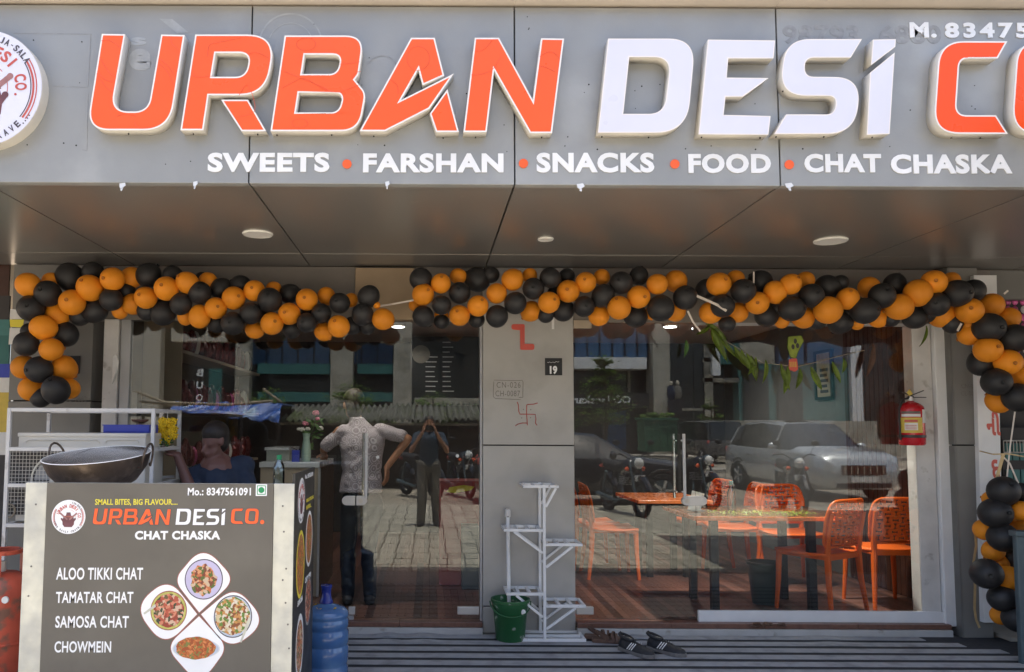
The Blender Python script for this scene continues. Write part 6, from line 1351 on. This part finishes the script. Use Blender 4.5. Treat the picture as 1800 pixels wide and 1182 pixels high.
for x0,x1,y0,y1,m in ((1237,1290,560,600,'facew'),(1240,1252,600,740,'concrete'),(1253,1265,575,660,'facew'),(1266,1300,585,640,'teal'),(1300,1500,640,745,'tealpaper'),(1236,1300,630,636,'concrete'),(1236,1300,665,672,'concrete'),(1300,1360,560,640,'concrete'),(1365,1500,570,580,'concrete'),(1420,1480,590,640,'bluegl'),(1370,1412,590,640,'bluegl'),(1310,1350,650,740,'darkgl'),(1370,1410,660,740,'darkgl'),(1500,1512,540,760,'facew')): bxr(x0,x1,y0,y1,D+.9 if m in('tealpaper','concrete') else D+.6,.9,{'facew':'pier','concrete':'render_band','teal':'glazed_panel','tealpaper':'glazed_front','bluegl':'window','darkgl':'window'}[m],m,bC)
bxr(1237,1512,0,0,D+.6,.8,'upper_storey','facew',bC,z0=8.6,z1=TOP)
wl = thing('compound_wall', 'low grey compound wall across the street', 'wall', (26,-37,G)); bxr(1236,1800,742,775,34.5,.25,'wall_panel','concrete',wl,z0=G)
# small shed with cement sheets and tarp
Ds = 14
sd_ = thing('roadside_shed', 'low timber shed with corrugated cement roof opposite the left door', 'shed', (rf(690,0,Ds).x,-Ds-1,G))
a, c = rf(492,740,Ds), rf(846,740,Ds); ridge = rf(600,713,Ds+2).z
for k in range(6):
    x0 = a.x+(c.x-a.x)*k/6; x1 = a.x+(c.x-a.x)*(k+1)/6; b = B(); n = 28; vs = []
    for i in range(n+1):
        x = x0+(x1-x0)*i/n*1.02; w = .05*math.sin((x)*2*math.pi/.155)
        for j in range(2): vs.append((x, -Ds+.2-j*2.3-random.uniform(0,.0), (a.z+(ridge-a.z)*j)+w+k*.012*(k % 2)))
    b.add(vs, [(2*i,2*i+2,2*i+3,2*i+1) for i in range(n)]); o = b.build('roof_sheet','asb',sd_,smooth=True); md = o.modifiers.new('s','SOLIDIFY'); md.thickness = .012
B().box((a.x,-Ds-2,G),(c.x,-Ds-.5,a.z-.06)).build('back_boarding','shed',sd_)
for i in range(7): x = a.x+(c.x-a.x)*i/6; B().cyl((x,-Ds+.05,G),(x,-Ds+.05,a.z-.03),.04,n=8).build('pole','shed',sd_)
B().bar((a.x-.1,-Ds+.1,a.z-.07),(c.x+.1,-Ds+.1,a.z-.07),.06,.06).build('beam','bamboo',sd_)
tp = thing('tarpaulin_stall', 'stall roofed with creased blue tarpaulin opposite the left window', 'stall', (rf(395,0,13).x,-14,G))
a, c = rf(300,742,13), rf(492,742,13); zt_ = rf(395,708,13).z; b = B(); n, m_ = 40, 10; vs = []
for i in range(n+1):
    for j in range(m_+1):
        u, v = i/n, j/m_; x = a.x+(c.x-a.x)*u; z = zt_-v*(zt_-a.z)*(.45+.55*u)+.03*math.sin(u*31+v*5)+.02*math.sin(u*67+v*11); y = -13.2+v*.35+.03*math.sin(u*41+v*9); vs.append((x,y,z))
b.add(vs, [(i*(m_+1)+j,(i+1)*(m_+1)+j,(i+1)*(m_+1)+j+1,i*(m_+1)+j+1) for i in range(n) for j in range(m_)])
b.build('tarp_sheet','tarp',tp,smooth=True); B().box((a.x,-15,zt_-.03),(c.x,-13.2,zt_)).build('tarp_top','tarp',tp)
B().tube([rf(238,688,12.8),rf(290,708,12.8),rf(400,712,12.8),rf(480,705,12.8)],.035,8).build('bamboo_pole','bamboo',tp)
B().tube([rf(245,706,12.85),rf(300,712,12.85),rf(330,712,12.85)],.03,8).build('bamboo_pole','bamboo',tp); B().tube([rf(462,684,12.8),rf(495,708,12.8)],.03,8).build('bamboo_pole','bamboo',tp)
for x in (a.x+.1,(a.x+c.x)/2,c.x-.1): B().cyl((x,-13.3,G),(x,-13.3,zt_),.04,n=8).build('pole','shed',tp)
B().box((a.x,-15,G),(c.x,-14.6,zt_-.1)).build('back_boarding','shed',tp)
B().box((a.x+.3,-14.4,G),(c.x-.6,-13.6,.75)).build('stall_bench','shed',tp)
for i in range(7): p = Vector((a.x+.5+i*.26,-13.9,.76)); B().cyl(p,p+Vector((0,0,random.uniform(.12,.3))),.07,n=10).build('jar',random.choice(['paper','galv','bluegrey']),tp)
# trees
def tree(name, lab, base, h, w, tiers, seed, n=1500, lf=.13):
    rd = random.Random(seed); t = thing(name, lab, 'tree', tuple(base), 'trees across the street'); base = Vector(base)
    B().tube([base, base+Vector((.05*w,0,h*.5)), base+Vector((0,.05,h*.93))],[.045*h*.5,.03*h*.5,.01*h],8).build('trunk','bark',t,smooth=True)
    b = B(); cl = []
    for i in range(tiers):
        z = h*(.36+.60*i/tiers); r = w*.5*(1-.75*i/tiers)*rd.uniform(.8,1.15)
        for k in range(7):
            a = 2*math.pi*(k+rd.random())/7; e = Vector((r*math.cos(a)*rd.uniform(.5,1),r*math.sin(a)*rd.uniform(.5,1),rd.uniform(-.02,.08)*h)); p0 = base+Vector((0,0,z)); b.tube([p0,p0+e*.6+Vector((0,0,-.02*h)),p0+e],[.02*h*.4,.012*h*.4,.004*h],5); cl += [(p0+e*rd.uniform(.5,1.05), r*.30) for _ in range(3)]
    b.build('limb','bark',t); cl += [(base+Vector((rd.uniform(-.05,.05)*w,0,h*rd.uniform(.88,1))), w*.12) for _ in range(4)]
    b = B()
    for i in range(n):
        c, r = rd.choice(cl); p = c+Vector((rd.gauss(0,r*.6),rd.gauss(0,r*.6),rd.gauss(0,r*.28))); a = rd.uniform(0,6.28); q = Vector((math.cos(a),math.sin(a),rd.uniform(-.5,.5)))*lf; s_ = Vector((-math.sin(a),math.cos(a),rd.uniform(-.3,.3)))*lf*.4; b.add([p-q,p-s_,p+q,p+s_],[(0,1,2,3)])
    o = b.build('crown','foliage',t); return t
p = rf(1062,770,31); p.z = G; tree('tiered_tree','light green tiered street tree in front of the black shop sign',p,5.0,3.2,7,3,2600,.10)
p = rf(1250,770,33); p.z = G; tree('small_tree','small pale tree between the buildings across the street',p,3.0,1.6,4,5,700,.10)
p = rf(620,740,24); p.z = G; tree('bushy_tree','bushy tree rising behind the shed roof',p,3.1,4.5,4,8,1600,.10)
p = rf(760,740,27); p.z = G; tree('bushy_tree','second bushy tree behind the right end of the shed roof',p,2.9,3.2,4,11,1200,.10)
p = rf(470,740,26); p.z = G; tree('bushy_tree','bushy tree behind the blue tarpaulin',p,3.0,3.6,4,12,1200,.10)
# skip container
Dk = 44-10; a, c = rf(1123,0,Dk), rf(1175,0,Dk); sk = thing('rubbish_container','green metal rubbish container across the road','container',((a.x+c.x)/2,-Dk,G)); zt_ = rf(1150,739,Dk).z
B().box((a.x,-Dk-1.5,G+.35),(c.x,-Dk,zt_)).build('container_body','binG',sk,bevel=.02); B().box((a.x-.1,-Dk-1.6,zt_),(c.x+.1,-Dk+.1,zt_+.12)).build('rim','binG',sk)
for i in range(5): x = a.x+(c.x-a.x)*i/4; B().box((x-.05,-Dk+.001,G+.35),(x+.05,-Dk+.06,zt_)).build('rib','binG',sk)
b = B()
for i in range(40): b.ell(Vector((random.uniform(a.x,c.x),-Dk-random.uniform(.1,1.4),zt_+random.uniform(.05,.3))),(.15,.15,.12),6,4)
b.build('rubbish_heap','foliage',sk)
# cars
def car(name, lab, st_, paint, wheels, wr_, scale=1):
    t = thing(name, lab, 'car', (0,0,0)); b = B(); n = 0; rows = []
    for (x, zb, zl, zr, hw, hr) in st_:
        half = [(0,zb),(hw*.85,zb),(hw,zb+.16),(hw*1.02,(zb+zl)/2),(hw*.985,zl-.06),(hw*.95,zl),(hr*1.0,zr-.05),(hr*.88,zr),(0,zr+.015)]
        rows.append([Vector((x,y,z)) for y,z in half]+[Vector((x,-y,z)) for y,z in half[-2:0:-1]])
    m = len(rows[0]); b.v = [q for r_ in rows for q in r_]
    for i in range(len(rows)-1):
        g0, g1 = st_[i][3]-st_[i][2] > .25, st_[i+1][3]-st_[i+1][2] > .25
        for k in range(m):
            a_, c_ = i*m+k, i*m+(k+1) % m; b.f.append([a_,c_,c_+m,a_+m])
            side = k in (5, m-6); top = k in (6,7,m-8,m-7)
            b.m.append(1 if (side and (g0 and g1)) or ((side or top) and g0 != g1) else 0)
    b.f.append(list(range(m))); b.m.append(0); b.f.append([(len(rows)-1)*m+k for k in range(m)]); b.m.append(0)
    o = b.build('body',[paint,'carglass'],t,smooth=True,ang=55)
    G_ = [s_ for s_ in st_ if s_[3]-s_[2] > .25]
    for sy in (-1,1):
        for s_ in G_: B().bar((s_[0],sy*(s_[4]*.955),s_[2]),(s_[0],sy*(s_[5]+.005),s_[3]-.05),.07,.02,up=(0,1,0)).build('pillar',paint if s_ in (G_[0],G_[-1]) else 'carglass',t)
        for wx in wheels:
            c_ = Vector((wx,sy*(max(s_[4] for s_ in st_)-.10),wr_)); w_ = B(); w_.cyl(c_-Vector((0,.11,0)),c_+Vector((0,.11,0)),wr_,n=28); ww = w_.build('wheel','tyre',t,bevel=.02)
            r_ = B(); r_.cyl(c_+Vector((0,sy*.10,0)),c_+Vector((0,sy*.118,0)),wr_*.62,n=20); r_.build('rim','bluegrey',ww)
            sp = B()
            for k in range(5): a_ = 2*math.pi*k/5; sp.bar(c_+Vector((0,sy*.122,0)),c_+Vector((wr_*.6*math.cos(a_),sy*.122,wr_*.6*math.sin(a_))),.05,.02,up=(0,1,0))
            sp.build('spoke','steel',ww)
            ar = B(); P = [c_+Vector(((wr_+.05)*math.cos(a_),sy*.07,(wr_+.05)*math.sin(a_))) for a_ in [math.pi*(-.05+1.1*k/12) for k in range(13)]]; ar.tube(P,.045,6); ar.build('wheel_arch','black',t)
        x_ = G_[0][0]+.25; B().ell((x_,sy*(st_[3][4]+.13),G_[0][2]+.07),(.07,.11,.085),10,8).build('door_mirror',paint,t,smooth=True)
        f = st_[1]; B().ell((f[0]-.05,sy*f[4]*.78,f[2]-.07),(.10,.16,.06),12,8).build('headlight','paper',t,smooth=True)
        B().ell((st_[-2][0],sy*st_[-2][4]*.9,st_[-2][2]-.1),(.08,.1,.1),8,6).build('tail_light','red',t,smooth=True)
        for hx in (G_[1][0]-.2,G_[1][0]-1.2): B().box((hx-.1,sy*(st_[3][4]*1.02)-.01,G_[0][2]-.18),(hx+.1,sy*(st_[3][4]*1.02)+.02,G_[0][2]-.15)).build('door_handle','chrome',t)
    f = st_[0]; gr_ = B().box((f[0]-.08,-.48,f[2]-.22),(f[0]+.02,.48,f[2]-.02)).build('grille','woodred' if paint == 'carsilver' else 'black',t)
    b = B()
    for k in range(7): b.box((f[0]+.02,-.42+k*.14-.01,f[2]-.20),(f[0]+.03,-.42+k*.14+.01,f[2]-.04))
    b.build('grille_bar','chrome',t); B().box((f[0]-.02,-.30,f[1]+.10),(f[0]+.03,.30,f[1]+.21)).build('number_plate','paper',t); B().box((f[0]-.1,-.6,f[1]-.02),(f[0]+.012,.6,f[1]+.07)).build('bumper_inlet','black',t)
    return t
suv = [(2.34,.33,.80,.86,.74,.70),(2.2,.26,.95,1.00,.87,.80),(1.9,.24,1.00,1.06,.92,.84),(1.05,.24,1.06,1.14,.94,.80),(.35,.24,1.07,1.66,.94,.66),(-.6,.24,1.08,1.73,.94,.67),(-1.55,.24,1.10,1.69,.93,.65),(-2.0,.24,1.13,1.62,.92,.62),(-2.28,.26,1.10,1.20,.88,.72),(-2.38,.36,.95,1.0,.80,.7)]
t = car('parked_car','silver SUV parked across the forecourt, reflected in the right window',suv,'carsilver',(1.42,-1.42),.37); t.location = (8.95,-13.2,G-.04); t.rotation_euler = (0,0,R(86))
for sy in (-1,1): B().tube([(.3,sy*.60,1.72),(-1.7,sy*.60,1.74)],.018,6).build('roof_rail','steel',t)
B().box((-.9,-.40,1.738),(.1,.40,1.752)).build('sunroof','carglass',t)
sed = [(2.25,.30,.66,.70,.72,.66),(2.1,.24,.76,.80,.85,.78),(1.7,.22,.82,.88,.88,.80),(.85,.22,.92,.98,.89,.76),(.15,.22,.94,1.40,.89,.60),(-.5,.22,.95,1.45,.89,.60),(-1.15,.22,.96,1.40,.88,.58),(-1.75,.24,.98,1.06,.87,.70),(-2.15,.26,.96,1.0,.84,.74),(-2.25,.34,.80,.84,.76,.7)]
t = car('parked_car','black saloon car parked sideways, reflected in the right door',sed,'cardark',(1.38,-1.32),.33); t.location = (3.2,-10.6,G-.04); t.rotation_euler = (0,0,R(2))
van = [(2.0,.34,.85,.95,.74,.70),(1.9,.30,1.0,1.75,.80,.72),(1.0,.28,1.0,1.85,.82,.74),(0,.28,1.0,1.86,.82,.74),(-1,.28,1.0,1.86,.82,.74),(-1.9,.30,1.0,1.80,.80,.72),(-2.0,.36,.9,.98,.74,.70)]
t = car('parked_car','grey van parked across the road beside the rubbish container',van,'cargrey',(1.3,-1.3),.33); p = rf(1246,790,31); t.location = (p.x,-31,G); t.rotation_euler = (0,0,R(-92))
# motorcycles
def moto():
    t = thing('motorcycle','x','motorcycle',(0,0,0),'motorcycles parked on the forecourt')
    for wx in (.68,-.62):
        w_ = B(); P = [Vector((wx+.28*math.cos(a),0,.30+.28*math.sin(a))) for a in [2*math.pi*k/24 for k in range(25)]]; w_.tube(P,.045,8,cap=False); ww = w_.build('wheel','tyre',t,smooth=True)
        r_ = B(); P = [Vector((wx+.225*math.cos(a),0,.30+.225*math.sin(a))) for a in [2*math.pi*k/24 for k in range(25)]]; r_.tube(P,.014,6,cap=False); r_.cyl((wx,-.06,.30),(wx,.06,.30),.05,n=12)
        for k in range(10): a = 2*math.pi*k/10; r_.bar((wx,0,.30),(wx+.22*math.cos(a),0,.30+.22*math.sin(a)),.008,.008)
        r_.build('rim','bluegrey',ww)
        P = [Vector((wx+.35*math.cos(a),0,.30+.35*math.sin(a))) for a in [math.pi*(.15+.6*k/8) for k in range(9)]]; B().tube(P,.05,6,flat=1.0).build('mudguard','cardark',t,smooth=True)
    for s_ in (-1,1):
        B().cyl((.68,s_*.09,.30),(.44,s_*.09,.92),.022,n=10).build('fork','bluegrey',t); B().tube([(.42,s_*.05,.95),(.38,s_*.22,1.05),(.28,s_*.36,1.03)],.012,6).build('handlebar','black',t)
        B().tube([(.40,s_*.24,1.05),(.42,s_*.30,1.20)],.006,5).build('mirror_stem','black',t); B().ell((.41,s_*.32,1.25),(.015,.075,.05),10,6).build('mirror','black',t,smooth=True)
        B().cyl((-.62,s_*.12,.32),(-.40,s_*.14,.72),.028,n=10).build('shock_absorber','bluegrey',t); B().ell((.46,s_*.15,.80),(.03,.04,.04),8,6).build('indicator','dot',t)
    b = B(); b.ell((.56,0,.90),(.10,.10,.11),16,10); b.build('headlamp','bluegrey',t,smooth=True); B().ell((.60,0,.90),(.075,.088,.095),16,10).build('lens','paper',t,smooth=True)
    blob('fuel_tank','cardark',t,[('c',(.28,0,.84),(-.02,0,.80),.14,.12),('c',(.34,0,.78),(.05,0,.74),.10,.10)],.02,4); blob('seat','rubber',t,[('c',(-.08,0,.80),(-.62,0,.84),.10,.10),('c',(-.3,0,.80),(-.8,0,.88),.08,.06)],.02,3)
    blob('engine','tableleg',t,[('e',(.08,0,.42),(.20,.15,.16)),('c',(.10,0,.45),(.22,0,.62),.10,.09)],.02,2); b = B()
    for k in range(5): b.box((.08,-.12,.52+k*.03),(.30,.12,.532+k*.03))
    b.build('cooling_fin','steel',t); B().tube([(.22,.12,.50),(.30,.15,.32),(.05,.16,.22),(-.7,.18,.30)],[.02,.025,.03,.045],10).build('exhaust','bluegrey',t,smooth=True)
    B().bar((.40,0,.90),(.15,0,.30),.05,.05).bar((.15,0,.30),(-.35,0,.32),.05,.05).bar((-.35,0,.32),(-.40,0,.75),.05,.05).build('frame','black',t); B().ell((-.86,0,.80),(.04,.07,.04),8,6).build('tail_lamp','red',t)
    B().box((.63,-.09,.60),(.65,.09,.70)).build('number_plate','paper',t); B().tube([(0,-.1,.25),(-.02,-.28,.0)],.012,6).build('side_stand','black',t)
    return t
m0 = moto()
for i, (x, y, rz, lab) in enumerate(((3.45,-8.3,78,'black motorcycle nearest the right door in the reflection'),(6.6,-8.7,100,'dark motorcycle in front of the silver SUV in the reflection'),(5.15,-9.7,80,'motorcycle between the black saloon and the silver SUV in the reflection'),(-.2,-11.6,60,'motorcycle parked before the shed in the reflection'),(.7,-11.9,75,'second motorcycle parked before the shed in the reflection'))):
    c = m0 if i == 0 else copy_tree(m0); c.location = (x, y, G-.005); c.rotation_euler = (0,0,R(rz)); c['label'] = lab
